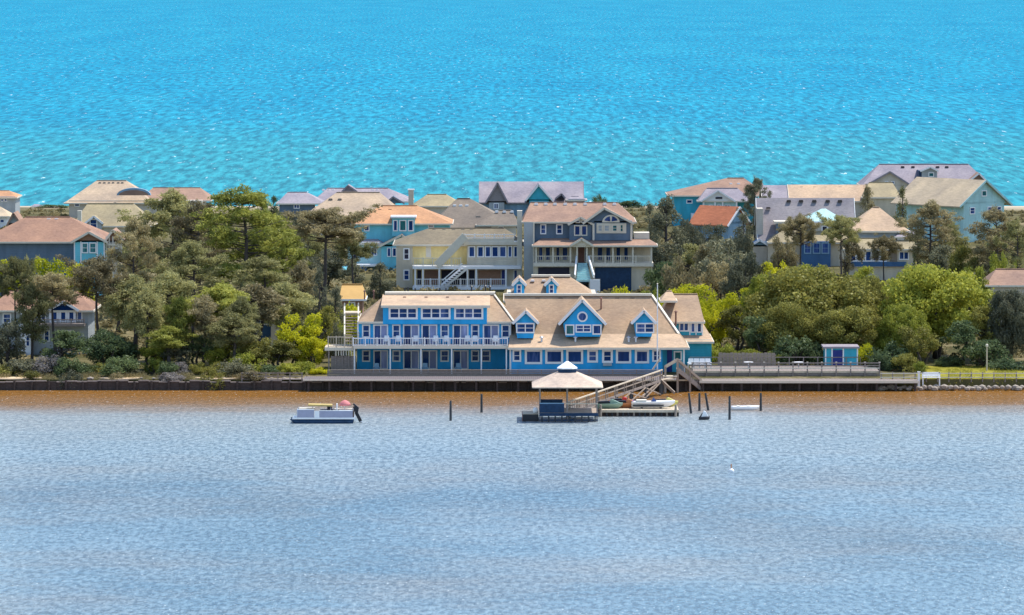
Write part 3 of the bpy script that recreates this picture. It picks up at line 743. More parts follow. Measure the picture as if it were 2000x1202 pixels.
def build_aqua():
    h = House('beach_house', 'aqua house with orange shingle roof and glazed dormer left of the yellow house', 'house', 780, 795)
    h.wall(690, 878, 436, 0, 12, 'cyan')
    h.hip(684, 884, 437.5, 745, 815, 402, 0, 12, .6, 'rooforange')
    h.vents([742, 762], 409, 4.5, 'wooddark', .6, .2)
    h.box('dormer', 766, 810, 426, 462, -1.4, 4, 'cyan'); h.box('dormer_roof', 763, 813, 423, 426.5, -1.8, 5, 'white')
    for (a, b) in ((768, 777), (780, 794), (797, 808)): h.win(a, b, 430, 452, -1.4, 1, 1, gm='glassgreen' if a == 780 else 'glass')
    h.win(711, 722, 440, 452, 0); h.win(836, 848, 439, 445, 0)
    h.box('wall', 745, 800, 478, None, -3.2, 3.2, 'cyan')
    h.gable_front(738, 812, 482, 785, 458, -3.2, 6, .5, 'rooforange', 'cyan', 'cream')
    h.win(756, 764, 484, 502, -3.2); h.win(766, 775, 484, 502, -3.2)
    h.box('wall', 679, 745, 474, None, -2, 2, 'paleaqua'); h.hip(675, 749, 476, 690, 735, 465, -2, 5, .3, 'rooflav')
    h.win(690, 700, 492, 506, -2); h.win(725, 737, 484, 500, -2, 2)
    h.box('wall', 696, 716, 521, None, -4.4, 2.3, 'slatedeep', lab='deep blue lower wall')
    h.box('porch_floor', 694, 745, 517, 521, -4.5, 2.4, 'white')
    a = House('awning', 'turquoise sloping awning beside the aqua house', 'awning', 680, 786)
    Y = a.Y
    a.box('post', 664, 666, 546, None, 0, .15, 'white'); a.box('post', 692, 694, 546, None, 0, .15, 'white'); a.box('post', 668, 670, 538, None, 5, .15, 'white'); a.box('post', 692, 694, 538, None, 5, .15, 'white')
    MB().prism([(PX(659, Y), Y - .5, PZ(553, Y)), (PX(698, Y), Y - .5, PZ(553, Y)), (PX(695, Y), Y + 6, PZ(553, Y) + 2.0), (PX(664, Y), Y + 6, PZ(553, Y) + 2.0)], (0, 0, .15)).build('canvas', 'cyan', a.o)
def build_far_row():
    # dark taupe roof
    h = House('beach_house', 'house with broad dark taupe hipped roof rising behind the yellow house', 'house', 930, 830)
    h.wall(858, 1005, 444, 0, 13, 'beige'); h.hip(838, 1012, 446, 893, 918, 388, 0, 13, .6, 'rooftaupe')
    h.vents([888, 900, 912], 400, 4.6, 'white', .6, .3); h.vents([934], 422, 2.0, 'stone', .9, .3)
    h.wall(960, 1008, 438, -2.2, 2.1, 'beige'); h.hip(930, 1012, 440, 975, 1000, 411, -2.2, 9, .5, 'rooftaupe')
    h.vents([970, 985, 1000], 412, 1.2, 'white', .55, .3)
    h.win(972, 984, 442, 452, -2.2)
    # grey gabled far house
    h = House('beach_house', 'far grey roofed house with two steep gables against the ocean', 'house', 1040, 960)
    h.wall(938, 1136, 396, 0, 12, 'greyblue'); h.gable_side(936, 1140, 396, 355, 0, 12, .4, 'rooflav', 'teal', trim='roofgrey')
    h.wall(955, 985, 396, -2, 2, 'grey'); h.gable_front(948, 992, 396, 972, 357, -2, 8, .3, 'roofgrey', 'roofgrey', 'rooflav')
    h.win(964, 974, 397, 409, -2, 2)
    h.wall(1034, 1072, 392, -2, 2, 'teal'); h.gable_front(1026, 1080, 392, 1052, 360, -2, 8, .4, 'rooflav', 'teal', 'white')
    h.gable_front(1085, 1104, 387, 1097, 378, -1.2, 4, .2, 'rooflav', 'dark', 'rooflav', 'dormer_roof')
    h.wall(1110, 1142, 389, -1.6, 1.6, 'slate'); h.hip(1106, 1146, 391, 1115, 1130, 384, -1.6, 5, .3, 'rooflav')
    # broad beige roof left of the aqua one
    h = House('beach_house', 'house under a wide pinkish beige hipped roof behind the umbrella pine', 'house', 690, 880)
    h.wall(604, 775, 425, 0, 14, 'beige'); h.hip(590, 790, 427, 658, 742, 376, 0, 14, .6, 'roofbeige')
    h.vents([673, 690, 710], 381, 6.3, 'white', .55, .3); h.vents([646, 664], 388, 4.6, 'stone', .7, .2)
    h.wall(640, 690, 470, -6, 6, 'yellow'); h.hip(628, 700, 470, 645, 685, 452, -6, 8, .4, 'roofbeige'); h.win(646, 660, 476, 490, -6, 2); h.win(670, 682, 476, 490, -6, 1)
    # lavender-grey roofs beyond
    h = House('beach_house', 'low house with lavender grey roof and dark wall at the end of the far row', 'house', 580, 950)
    h.wall(546, 612, 397, 0, 10, 'slate'); h.hip(540, 632, 398, 562, 600, 376, 0, 10, .5, 'rooflav'); h.vents([578, 591], 380, 3.8, 'white', .55, .3)
    h.win(574, 586, 399, 408, 0, 2)
    h = House('beach_house', 'pale grey roofed house with vent row peeking over the beige roof', 'house', 690, 960)
    h.wall(624, 770, 392, 0, 11, 'beige'); h.hip(612, 806, 394, 640, 758, 368, 0, 11, .5, 'rooflav')
    h.gable_front(668, 698, 374, 680, 362, .5, 5, .3, 'rooflav', 'rooflav', 'rooflav'); h.vents([632, 642, 651, 728, 737, 746], 370, 4.6, 'white', .5, .35)
    h.box('chimney', 684, 690, 367, 380, 1.5, 1, 'dark'); h.gable_front(752, 790, 397, 768, 384, -1.5, 5, .3, 'slate', 'slate', 'rooflav')
    h = House('beach_house', 'small house with yellowish tan roof and slim chimney in the far row', 'house', 860, 930)
    h.wall(815, 895, 402, 0, 10, 'beige'); h.hip(806, 902, 403, 835, 872, 380, 0, 10, .5, 'roofsage')
    h.box('chimney', 798, 808, 372, None, 1, 1.2, 'chimney'); h.box('chimney_cap', 796.5, 809.5, 370, 372, .9, 1.4, 'white')
def build_left():
    h = House('beach_house', 'house with brown hipped roof and aqua bay tower behind the shore pines', 'house', 110, 730)
    h.wall(-30, 146, 471, 0, 12, 'slate'); h.hip(-46, 216, 473, 52, 138, 424, 0, 13, .7, 'roofbrown')
    h.vents([96, 111], 427, 5.8, 'white', .6, .25)
    h.wall(145, 205, 470, -2.2, 6, 'cyan'); h.gable_front(139, 211, 473, 174, 453, -2.2, 6, .5, 'roofpink', 'roofbrown', 'cream')
    h.win(160, 173, 474, 495, -2.2, 1, 2, gm='glassgreen'); h.win(175, 189, 474, 495, -2.2, 1, 2, gm='glassgreen')
    for p in (146, 158.5, 190.5, 204): h.box('corner_board', p - 1.2, p + 1.2, 472, None, -2.28, .1, 'white')
    h.wall(206, 234, 470, -1.4, 5, 'beige'); h.gable_front(203, 247, 473, 221, 449, -1.4, 6, .4, 'roofpink', 'roofbrown', 'cream')
    for p in (208, 214, 221, 232): h.box('porch_post', p - 1.3, p + 1.3, 462, None, -1.6, .15, 'cream')
    h.box('porch_beam', 206, 234, 476, 480, -1.7, .2, 'cream'); h.win(221, 230, 484, 505, -1.4)
    # big beige roof far left with blue arch
    h = House('beach_house', 'big far house with beige roof and curved blue grey awning at upper left', 'house', 260, 945)
    h.wall(136, 395, 392, 0, 14, 'beige'); h.hip(126, 300, 397, 190, 248, 353, 0, 14, .6, 'roofbeige')
    h.hip(270, 412, 392, 300, 392, 367, 3, 12, .6, 'roofpink')
    h.vents([196, 205, 214, 222, 232, 240], 356, 6.0, 'stone', .5, .25); h.win(146, 157, 397, 404, 0)
    Y = h.Y - 1.5; arc = []
    cx, z0 = PX(262, Y), PZ(382, Y)
    for a in np.linspace(0, math.pi, 12): arc.append((cx + 3.0 * math.cos(a), Y, z0 + 1.3 * math.sin(a)))
    inner = [(cx + 2.6 * math.cos(a), Y, z0 + .95 * math.sin(a)) for a in np.linspace(math.pi, 0, 12)]
    MB().prism(arc + inner, (0, 1.5, 0)).build('arched_canopy', 'greyblue', h.o)
    MB().prism(inner, (0, .2, 0)).build('arch_wall', 'roofpink', h.o)
    h = House('beach_house', 'house with sage tan roof and small grey dormer window left of the tall pines', 'house', 215, 840)
    h.wall(150, 285, 440, 0, 11, 'sandwall'); h.hip(140, 300, 442, 172, 262, 398, 0, 11, .5, 'roofsage'); h.vents([182, 201, 220, 240, 258], 400, 5.2, 'cream', .7, .35)
    d = h.dormer(166, 202, 184, 422, 436, 452, -.8, 6, 'roofsage', 'grey', 169, 199); h.win(176, 191, 428, 447, -.8, 1, 2, d)
    h.box('chimney', 152, 160, 412, None, -1.6, 1, 'cream')
    h = House('beach_house', 'far house at the left edge with salmon roof and two small windows', 'house', 10, 930)
    h.wall(-30, 31, 384, 0, 9, 'grey'); h.hip(-40, 34, 386, -25, 20, 373, 0, 9, .4, 'rooforange'); h.win(3, 8, 388, 394, 0); h.win(10, 15, 388, 394, 0)
    h.wall(-30, 14, 423, -10, 6, 'white'); h.hip(-40, 20, 423, -30, 2, 404, -10, 7, .5, 'roofpale'); h.win(-6, 10, 428, 436, -10, 2)
    h = House('beach_house', 'small house with pink grey gable beside the salmon roofed one', 'house', 32, 880)
    h.wall(18, 38, 436, 0, 6, 'grey'); h.gable_front(14, 44, 441, 27, 416, 0, 8, .4, 'roofpink', 'grey', 'roofpink')
    h = House('lifeguard_hut', 'tiny grey hut on the far beach left of the dune shrubs', 'hut', 72, 1000)
    h.wall(63, 81, 403, 0, 3, 'greyblue'); h.hip(61, 83, 404, 68, 76, 399, 0, 3, .3, 'rooflav'); h.win(66, 79, 407, 412, 0, 2)
def build_right():
    h = House('beach_house', 'teal walled house with salmon hipped roof and white pedimented front', 'house', 1400, 925)
    h.wall(1316, 1480, 381, 0, 13, 'teal'); h.hip(1304, 1500, 382.5, 1420, 1452, 348, 0, 13, .5, 'roofpink'); h.vents([1427, 1442, 1487], 358, 4.0, 'white', .6, .4)
    h.win(1340, 1352, 390, 398, 0)
    h.wall(1372, 1440, 392, -4, 6, 'paleaqua'); h.hip(1362, 1470, 393, 1380, 1440, 368, -4, 8, .4, 'rooflav'); h.gable_front(1368, 1436, 393, 1402, 372, -4.5, 6, .4, 'rooflav', 'white', 'white')
    h.win(1384, 1392, 400, 416, -4); h.win(1400, 1408, 400, 416, -4); h.win(1414, 1426, 400, 416, -4, 2); h.box('pediment_window', 1397, 1410, 385, 389, -4.6, .1, 'dark')
    for p in (1374, 1396, 1411, 1438): h.box('porch_post', p - 1.5, p + 1.5, 394, None, -4.4, .2, 'white')
    h.box('wall', 1350, 1372, 418, None, -3, 3, 'white')
    h = House('beach_house', 'long tan roofed house in the far row behind the grey roof', 'house', 1610, 900)
    h.wall(1500, 1690, 392, 0, 11, 'beige'); h.gable_side(1541, 1700, 393, 361, 0, 11, .5, 'rooftan2', 'beige'); h.gable_side(1488, 1541, 391, 362, .6, 10, .4, 'rooflav', 'beige')
    h.vents([1565, 1590, 1612, 1640], 365, 4.6, 'stone', .6, .25); h.wall(1690, 1748, 384, -2, 12, 'sandwall'); h.hip(1684, 1760, 386, 1696, 1742, 357, -2, 12, .4, 'roofsage')
    h = House('beach_house', 'orange roofed blue grey cottage between tall cedar and grey roof', 'house', 1440, 830, rz=R(48))
    h.wall(1412, 1466, 433, 0, 7, 'greyblue'); h.gable_front(1402, 1476, 440, 1439, 404, 0, 7.5, .5, 'roofred', 'greyblue', 'white'); h.win(1440, 1450, 446, 460, 0); h.win(1454, 1462, 446, 460, 0)
    h = House('beach_house', 'grey house with tall plain grey roof and aqua cupola behind the oaks', 'house', 1570, 800)
    h.wall(1486, 1668, 470, 0, 12, 'grey'); h.gable_side(1480, 1672, 472, 387, 0, 12, .5, 'roofgrey', 'beige', trim='white'); h.vents([1500], 405, 3.8, 'wooddark', .7, .25)
    h.vents([1540, 1564, 1590, 1616, 1640], 391, 5.0, 'wooddark', .7, .28)
    h.box('end_wall', 1478, 1490, 408, None, .5, 4, 'beige'); h.gable_front(1462, 1504, 481, 1484, 468, -2, 4, .4, 'slatedeep', 'greyblue', 'white', 'porch_gable'); h.box('wall', 1468, 1498, 479, None, -2, 2, 'beige')
    # cupola
    h.box('wall', 1572, 1646, 432, 470, -2.4, 6, 'beige'); h.hip(1566, 1652, 433, 1604, 1612, 408, -2.4, 6, .5, 'paleaqua', 'cupola_roof', 'white'); h.win(1604, 1616, 441, 456, -2.4, gm='dark')
    h.box('cupola_sill', 1568, 1650, 433, 440, -2.6, .2, 'cream')
    h.hip(1500, 1690, 474, 1530, 1660, 448, -5, 6, .5, 'roofsage', 'porch_roof'); h.box('wall', 1500, 1680, 476, None, -4.6, 4.5, 'sandwall')
    h.box('bay', 1565, 1622, 472, None, -6, 1.5, 'slatedeep')
    for (a, b) in ((1570, 1584), (1587, 1602), (1604, 1619)): h.win(a, b, 474, 496, -6, 1, 2, fm='greyblue')
    h.box('dormer', 1516, 1530, 436, 462, -1.6, 3, 'slate'); h.box('dormer_roof', 1512, 1540, 433, 437, -1.9, 4, 'cream')
    h = House('beach_house', 'house with tan pyramid roof and blue glazed porch behind the round oak', 'house', 1730, 770)
    h.wall(1668, 1770, 450, 0, 10, 'grey'); h.hip(1656, 1776, 452, 1704, 1716, 405, 0, 10, .6, 'rooftan2')
    h.hip(1646, 1800, 487, 1668, 1780, 466, -4, 6, .5, 'roofsage', 'porch_roof'); h.box('wall', 1655, 1785, 488, None, -3.6, 3.6, 'sandwall'); h.box('porch_wall', 1656, 1732, 489, 522, -3.9, .28, 'white'); h.box('plinth', 1656, 1770, 512, 521, -4.1, .3, 'slatedeep')
    for k in range(4): h.win(1659 + 15 * k, 1672 + 15 * k, 490, 511, -3.9, 1, 1)
    h.box('screen', 1738, 1752, 490, 511, -3.7, .08, 'rooftaupe'); h.win(1755, 1775, 491, 508, -3.6, 2)
    h.box('wall', 1752, 1792, 462, 492, -1.5, 4, 'white'); h.hip(1748, 1796, 463, 1760, 1785, 452, -1.5, 5, .3, 'rooflav')
    h = House('beach_house', 'pale aqua house with big gable turned right and sand coloured roof', 'house', 1922, 865, rz=R(38))
    h.wall(1866, 1974, 394, 0, 16, 'paleaqua'); h.gable_front(1850, 1990, 402, 1920, 352, 0, 16, .6, 'roofpale', 'paleaqua', 'paleaqua')
    h.win(1882, 1896, 404, 418, 0, 1, 2); h.win(1929, 1943, 404, 418, 0, 1, 2); h.win(1954, 1966, 404, 418, 0, 1, 2); h.win(1913, 1927, 372, 384, 0, gm='glassgreen')
    h = House('beach_house', 'far house with long lavender grey roof and white dormer at upper right', 'house', 1810, 985)
    h.wall(1690, 1925, 362, 0, 13, 'beige'); h.hip(1682, 1936, 364, 1716, 1890, 321, 0, 13, .5, 'rooflav'); h.vents([1762, 1782, 1830, 1848], 325, 5.2, 'wooddark', .7, .2)
    h.wall(1694, 1772, 362, -2, 2, 'beige'); h.gable_front(1686, 1782, 364, 1737, 335, -2, 8, .4, 'rooflav', 'beige', 'rooflav'); h.win(1727, 1734, 354, 360, -2); h.win(1739, 1746, 354, 360, -2)
    d = h.dormer(1796, 1832, 1816, 326, 334, 362, -.6, 7, 'rooflav', 'grey', 1799, 1829); h.win(1812, 1823, 337, 346, -.6, 1, 1, d, gm='glassgreen'); h.box('shade_painted_cheek', 1793, 1804, 334, 357, -.5, 5, 'navy'); h.box('sill', 1804, 1830, 351, 354, -.7, .2, 'white')  # navy box paints the shade on the dormer's left cheek
    h.gable_front(1888, 1928, 356, 1911, 338, -1, 6, .4, 'roofpink', 'roofpink', 'white')
    h = House('shed', 'pink grey roofed building at the right edge behind the dark tree', 'building', 1985, 655)
    h.wall(1935, 2040, 556, 0, 8, 'beige'); h.hip(1925, 2060, 558, 1945, 2050, 526, 0, 8, .5, 'roofpink')
def build_near_left():
    h = House('cottage', 'pale blue cottage with brown roof half hidden by shore pines at left', 'house', 90, 632)
    h.wall(-20, 172, 606, 0, 10, 'grey'); h.win(85, 97, 645, 668, 0, 1, 2); h.win(120, 145, 645, 672, 0, 2, 1, gm2='curtain'); h.win(5, 22, 612, 632, 0, 1, 2); h.hip(-30, 182, 607, 20, 150, 568, 0, 10, .6, 'roofbrown')
    h.box('wall', 40, 64, 606, None, -1, .98, 'white', lab='white corner bay'); h.win(50, 58, 655, 677, -1, 1, 2); h.win(80, 90, 609, 627, 0)
    h.box('gable_panel', 96, 148, 606, 632, -.5, .5, 'white')
    h.gable_front(92, 154, 606, 124, 588, -.5, 5, .4, 'roofbrown', 'glass', 'white')
    for (a, b) in ((101, 113), (117, 130), (133, 146)): h.win(a, b, 608, 629, -.5, 1, 1)
    h.win(150, 161, 608, 628, 0); h.box('deck', 60, 165, 633, 638, -2, 2, 'woodgrey'); h.rail(62, 164, 624, 633, -1.9, 'woodgrey', 5)
    h = House('cottage', 'dark blue cottage glimpsed between the pines left of the inn', 'house', 510, 640)
    h.wall(465, 560, 606, 0, 8, 'slatedeep'); h.hip(455, 572, 607, 485, 540, 578, 0, 8, .6, 'rooftaupe'); h.win(480, 496, 611, 630, 0, 1, 2); h.win(508, 528, 612, 635, 0, 1, 2)
    h.box('chimney', 529, 545, 628, None, -1.2, 1.1, 'cream', lab='pale stucco chimney stub')
    h = House('stand_in_outbuilding', 'low ochre roofed block standing in for sunlit ground beside the inn stair', 'stand_in_outbuilding', 688, 662)  # made-up block, its bright roof stands in for sunlit ground
    h.box('wall', 668, 708, 584, None, 0, 6, 'roofbrown'); h.hip(662, 714, 585, 668, 708, 556, 0, 6, .4, 'ochre', 'roof', 'white'); h.win(680, 694, 590, 602, 0, 2)
    h = House('shed', 'little teal blue shed with white trim beneath the large dark oak', 'shed', 1640, 613, 1.3)
    h.wall(1612, 1676, 680, 0, 3.2, 'teal'); h.box('roof', 1608, 1679, 677.5, 681, -.35, 4, 'rooflav'); h.box('door', 1627, 1646, 684, None, -.05, .04, 'door')
    for p in (1613, 1625.5, 1647.5, 1675): h.box('corner_board', p - 1.2, p + 1.2, 681, None, -.06, .05, 'white')
    h = House('board_fence', 'dark brown board fence below the lit hedge right of the inn', 'fence', 1455, 614, 1.3)
    for k in range(15):
        h.box('board', 1404 + 7.4 * k, 1410.6 + 7.4 * k, 689 + (k * 7 % 3) * .5, None, 0, .05, 'wood')
    h.box('rail', 1403, 1516, 693, 695, -.06, .05, 'wood'); h.box('rail', 1403, 1516, 705, 707, -.06, .05, 'wood')
build_yellow(); build_slate(); build_aqua(); build_far_row(); build_left(); build_right(); build_near_left()
# ------------------------------------------------------------------ trees: prototypes share meshes, every tree is its own object
def leaf_mesh(name, c, nrm, L, W, rng, skip=None):
    """one quad per leaf spray: centre, facing, length, width"""
    n = len(c)
    r = rng.normal(size=(n, 3)); nrm = nrm / (np.linalg.norm(nrm, axis=1, keepdims=True) + 1e-9)
    t = np.cross(nrm, r); t /= (np.linalg.norm(t, axis=1, keepdims=True) + 1e-9); b = np.cross(nrm, t)
    t = t * (L * rng.uniform(.6, 1.25, n))[:, None] * .5; b = b * (W * rng.uniform(.6, 1.25, n))[:, None] * .5
    bend = nrm * (L * .12)[:, None] if isinstance(L, np.ndarray) else nrm * (L * .12)
    v = np.stack([c - t, c - b * 1.0 + bend, c + t, c + b * 1.0 + bend], 1).reshape(-1, 3)
    me = bpy.data.meshes.new(name)
    me.vertices.add(len(v)); me.vertices.foreach_set('co', v.ravel().astype(np.float32))
    me.loops.add(4 * n); me.loops.foreach_set('vertex_index', np.arange(4 * n, dtype=np.int32))
    me.polygons.add(n); me.polygons.foreach_set('loop_start', np.arange(0, 4 * n, 4, dtype=np.int32)); me.polygons.foreach_set('loop_total', np.full(n, 4, np.int32))
    me.update(calc_edges=True)
    me.materials.append(F['oak'])
    return me
def clumps(rng, blobs, per_m2, up=.35, thick=.35, jit=.9):
    C, Nn = [], []
    for (c, rx, ry, rz) in blobs:
        area = 4 * math.pi * ((rx * ry) ** 1.6 / 3 + 2 * (rx * rz) ** 1.6 / 3) ** (1 / 1.6)
        n = max(12, int(area * per_m2))
        d = rng.normal(size=(n, 3)); d[:, 2] += up * rng.random(n) * 1.5; d /= np.linalg.norm(d, axis=1, keepdims=True)
        rad = 1 - thick * rng.random(n) ** 1.5 + np.where(rng.random(n) < .14, .38 * rng.random(n), 0)
        p = d * rad[:, None] * np.array([rx, ry, rz]) + np.array(c)
        p += rng.normal(size=(n, 3)) * .10
        C.append(p); Nn.append(d + rng.normal(size=(n, 3)) * jit)
    return np.concatenate(C), np.concatenate(Nn)
def limb_mesh(name, limbs):
    mb = MB()
    for pts, rad, n in limbs: mb.tube(pts, rad, n)
    me = bpy.data.meshes.new(name); me.from_pydata([tuple(v) for v in mb.v], [], mb.f); me.materials.append(M['bark'])
    for p in me.polygons: p.use_smooth = True
    return me
PROTO = {}
def make_pine(seed, H=17.0, Wd=9.0, first=.42, n_br=34, flat=0.5, dens=17, br=1.35):
    rng = np.random.default_rng(seed); limbs = []; blobs = []
    k = 7; bx, by = rng.normal(size=2) * .5
    tr = [Vector((bx * math.sin(1.3 * i / k * 2), by * math.sin(i / k * 2.2), H * .93 * i / k)) for i in range(k + 1)]
    limbs.append((tr, [.26 * (1 - .85 * i / k) + .03 for i in range(k + 1)], 7))
    def at(f):
        x = f / .93 * k; i = min(int(x), k - 1); return tr[i].lerp(tr[i + 1], x - i)
    n_br = int(n_br * br)
    for j in range(n_br):
        f = first + (.92 - first) * (j + rng.random()) / n_br
        g = (f - first) / (.92 - first)
        prof = (.55 + .9 * g * (1 - g) * 2) * (1 - .55 * max(0, g - .6) / .4)
        ln = Wd * .5 * prof * rng.uniform(.55, 1.1)
        a = rng.uniform(0, 2 * math.pi); p0 = at(f); up = rng.uniform(-.05, .55) * ln
        p1 = p0 + Vector((math.cos(a) * ln * .5, math.sin(a) * ln * .5, up * .35)); p2 = p0 + Vector((math.cos(a) * ln, math.sin(a) * ln, up))
        limbs.append(([p0, p1, p2], [.085, .055, .02], 4))
        for q in range(4):
            u = rng.uniform(.45, 1.05); c = p0.lerp(p1, u * 2) if u < .5 else p1.lerp(p2, u * 2 - 1)
            s = rng.uniform(.42, .95)
            blobs.append((tuple(c + Vector(rng.normal(size=3) * .3) + Vector((0, 0, .2))), s, s, s * flat))
    blobs.append((tuple(tr[-1]), .9, .9, .8)); blobs.append((tuple(tr[-1] + Vector((.4, .2, .6))), .6, .6, .6))
    c, nn = clumps(rng, blobs, dens * 1.1, .4, .8, 1.0)
    return limb_mesh('pine_trunk', limbs), leaf_mesh('pine_crown', c, nn, .46, .12, rng), H, Wd
def make_oak(seed, H=10.0, Wd=12.0, low=.12, nb=52, dens=26, leaf=(.34, .22), trunks=3):
    rng = np.random.default_rng(seed); limbs = []; blobs = []
    for j in range(nb):
        d = rng.normal(size=3); d /= np.linalg.norm(d)
        rr = rng.uniform(.62, .97) if j > nb * .15 else rng.uniform(.1, .5)
        r = rng.uniform(.055, .17) * Wd * .85
        zc = (low + .97) * .5; zh = (.97 - low) * .5
        c = np.array([d[0] * Wd * .43 * rr, d[1] * Wd * .43 * rr, H * (zc + zh * .86 * d[2] * rr)])
        if d[2] < 0: c[:2] *= 1.08
        blobs.append((tuple(c), r, r, r * rng.uniform(.6, .85) * H / 10 if H > 8 else r * .75))
    base = [Vector((rng.normal() * .3 * trunks * .4, rng.normal() * .3, 0)) for _ in range(trunks)]
    for b in base:
        top = Vector((b.x + rng.normal() * 1.0, b.y + rng.normal() * .8, H * .5)); mid = b.lerp(top, .5) + Vector((rng.normal() * .25, rng.normal() * .25, 0))
        limbs.append(([b, mid, top], [.22, .17, .09], 7))
        for _ in range(6):
            tgt = Vector(blobs[rng.integers(nb)][0]); m2 = top.lerp(tgt, .5) + Vector((0, 0, -.2))
            limbs.append(([mid.lerp(top, rng.uniform(.2, 1)), m2, tgt], [.09, .06, .02], 4))
    c, nn = clumps(rng, blobs, dens, .3, .45, .9)
    k = c[:, 2] > .02 * H
    return limb_mesh('oak_trunk', limbs), leaf_mesh('oak_crown', c[k], nn[k], leaf[0], leaf[1], rng), H, Wd
def make_cedar(seed, H=9.0, Wd=5.0, dens=22):
    rng = np.random.default_rng(seed); blobs = []; limbs = []
    for j in range(46):
        f = rng.uniform(.08, .97); a = rng.uniform(0, 2 * math.pi)
        w = Wd * .5 * (math.sin(min(1, f * 1.6 + .25) * math.pi * .5)) * (1 - f) ** .55 * 1.1
        r = rng.uniform(.45, .95) * (1.15 - .6 * f)
        rr = w * rng.uniform(.35, .9)
        blobs.append(((rr * math.cos(a), rr * math.sin(a), H * f), r, r, r * 1.05))
        limbs.append(([(0, 0, H * f * .85), (rr * .5 * math.cos(a), rr * .5 * math.sin(a), H * f * .93), (rr * math.cos(a), rr * math.sin(a), H * f)], [.06, .04, .015], 4))
    limbs.append(([(0, 0, 0), (.1, 0, H * .5), (0, .05, H * .95)], [.2, .14, .03], 7))
    c, nn = clumps(rng, blobs, dens, .3, .5, .9)
    return limb_mesh('cedar_trunk', limbs), leaf_mesh('cedar_crown', c, nn, .32, .15, rng), H, Wd
def make_shrub(seed, H=3.0, Wd=4.2, dens=30):
    rng = np.random.default_rng(seed); blobs = []; limbs = []
    for j in range(26):
        a = rng.uniform(0, 2 * math.pi); rr = Wd * .40 * math.sqrt(rng.random()); z = H * (.12 + .68 * rng.random() * (1 - .4 * (rr / (Wd * .4)) ** 2))
        r = rng.uniform(.38, .72); p = (rr * math.cos(a), rr * math.sin(a), z)
        blobs.append((p, r, r, r * .85)); limbs.append(([(rr * .15 * math.cos(a), rr * .15 * math.sin(a), 0), (p[0] * .6, p[1] * .6, z * .6), p], [.05, .035, .012], 4))
    c, nn = clumps(rng, blobs, dens, .3, .5, .9)
    k = c[:, 2] > .03
    return limb_mesh('shrub_stems', limbs), leaf_mesh('shrub_foliage', c[k], nn[k], .26, .16, rng), H, Wd
PROTO['pine'] = [make_pine(11, 17, 9, .36, 34, .45, 16), make_pine(12, 17, 10, .34, 38, .45, 16), make_pine(13, 16, 9, .30, 40, .45, 15), make_pine(17, 17, 10, .30, 40, .45, 15)]
PROTO['umbrella'] = [make_pine(21, 15, 11, .66, 30, .45, 18), make_pine(22, 14, 10, .60, 28, .5, 17)]
PROTO['scrub'] = [make_pine(31, 9.5, 6.5, .46, 22, .5, 15), make_pine(32, 9, 7, .36, 24, .5, 15), make_pine(33, 10, 6, .52, 20, .5, 15)]
PROTO['oak'] = [make_oak(41, 10, 12, .02, 84, 24), make_oak(42, 10, 12.5, .0, 90, 24), make_oak(43, 10, 11, .10, 80, 24)]
PROTO['small'] = [make_oak(51, 7, 6.5, .14, 44, 28, (.3, .19), 2), make_oak(52, 7.5, 6, .2, 42, 28, (.3, .19), 2), make_oak(53, 6.5, 7, .05, 46, 28, (.3, .19), 3)]
PROTO['cedar'] = [make_cedar(61), make_cedar(62, 9, 5.6)]
PROTO['shrub'] = [make_shrub(71), make_shrub(72), make_shrub(73, 2.6, 4.4)]
_tc = {}
NM = {'pine': 'pine_tree', 'umbrella': 'pine_tree', 'scrub': 'pine_tree', 'oak': 'oak_tree', 'small': 'tree', 'cedar': 'cedar_tree', 'shrub': 'shrub'}
def tree(kind, px, pt, wpx, Y, fol, label, group=None, zs=None):
    i = _tc.get(kind, 0); _tc[kind] = i + 1
    tm, cm, H, Wd = PROTO[kind][i % len(PROTO[kind])]
    x = PX(px, Y); zb = ground(x, Y) - .08
    h = max(.6, PZ(pt, Y) - zb) / (.99 if kind in ('pine', 'umbrella', 'scrub') else .98)
    if kind == 'shrub':
        h *= .72 + .5 * ((px * .618 + Y) % 1); wpx *= .75 + .55 * ((px * .377 + Y * 1.7) % 1)
    wd = wpx * Y / FPX * {'pine': 1.0, 'umbrella': 1.08, 'scrub': 1.02}.get(kind, 1.04)
    ob = thing(NM[kind], label, 'shrub' if kind == 'shrub' else 'tree', (x, Y, zb), group, rz=(i * 2.399 + px) % 6.283)
    ob.scale = (wd / Wd * 1.0, wd / Wd * 1.0, h / H)
    for (nm, me, mt) in (('stems' if kind == 'shrub' else 'trunk', tm, M['bark']), ('foliage' if kind == 'shrub' else 'crown', cm, F[fol])):
        o = bpy.data.objects.new(nm, me); COL.objects.link(o); o.parent = ob
        o.material_slots[0].link = 'OBJECT'; o.material_slots[0].material = mt
    return ob
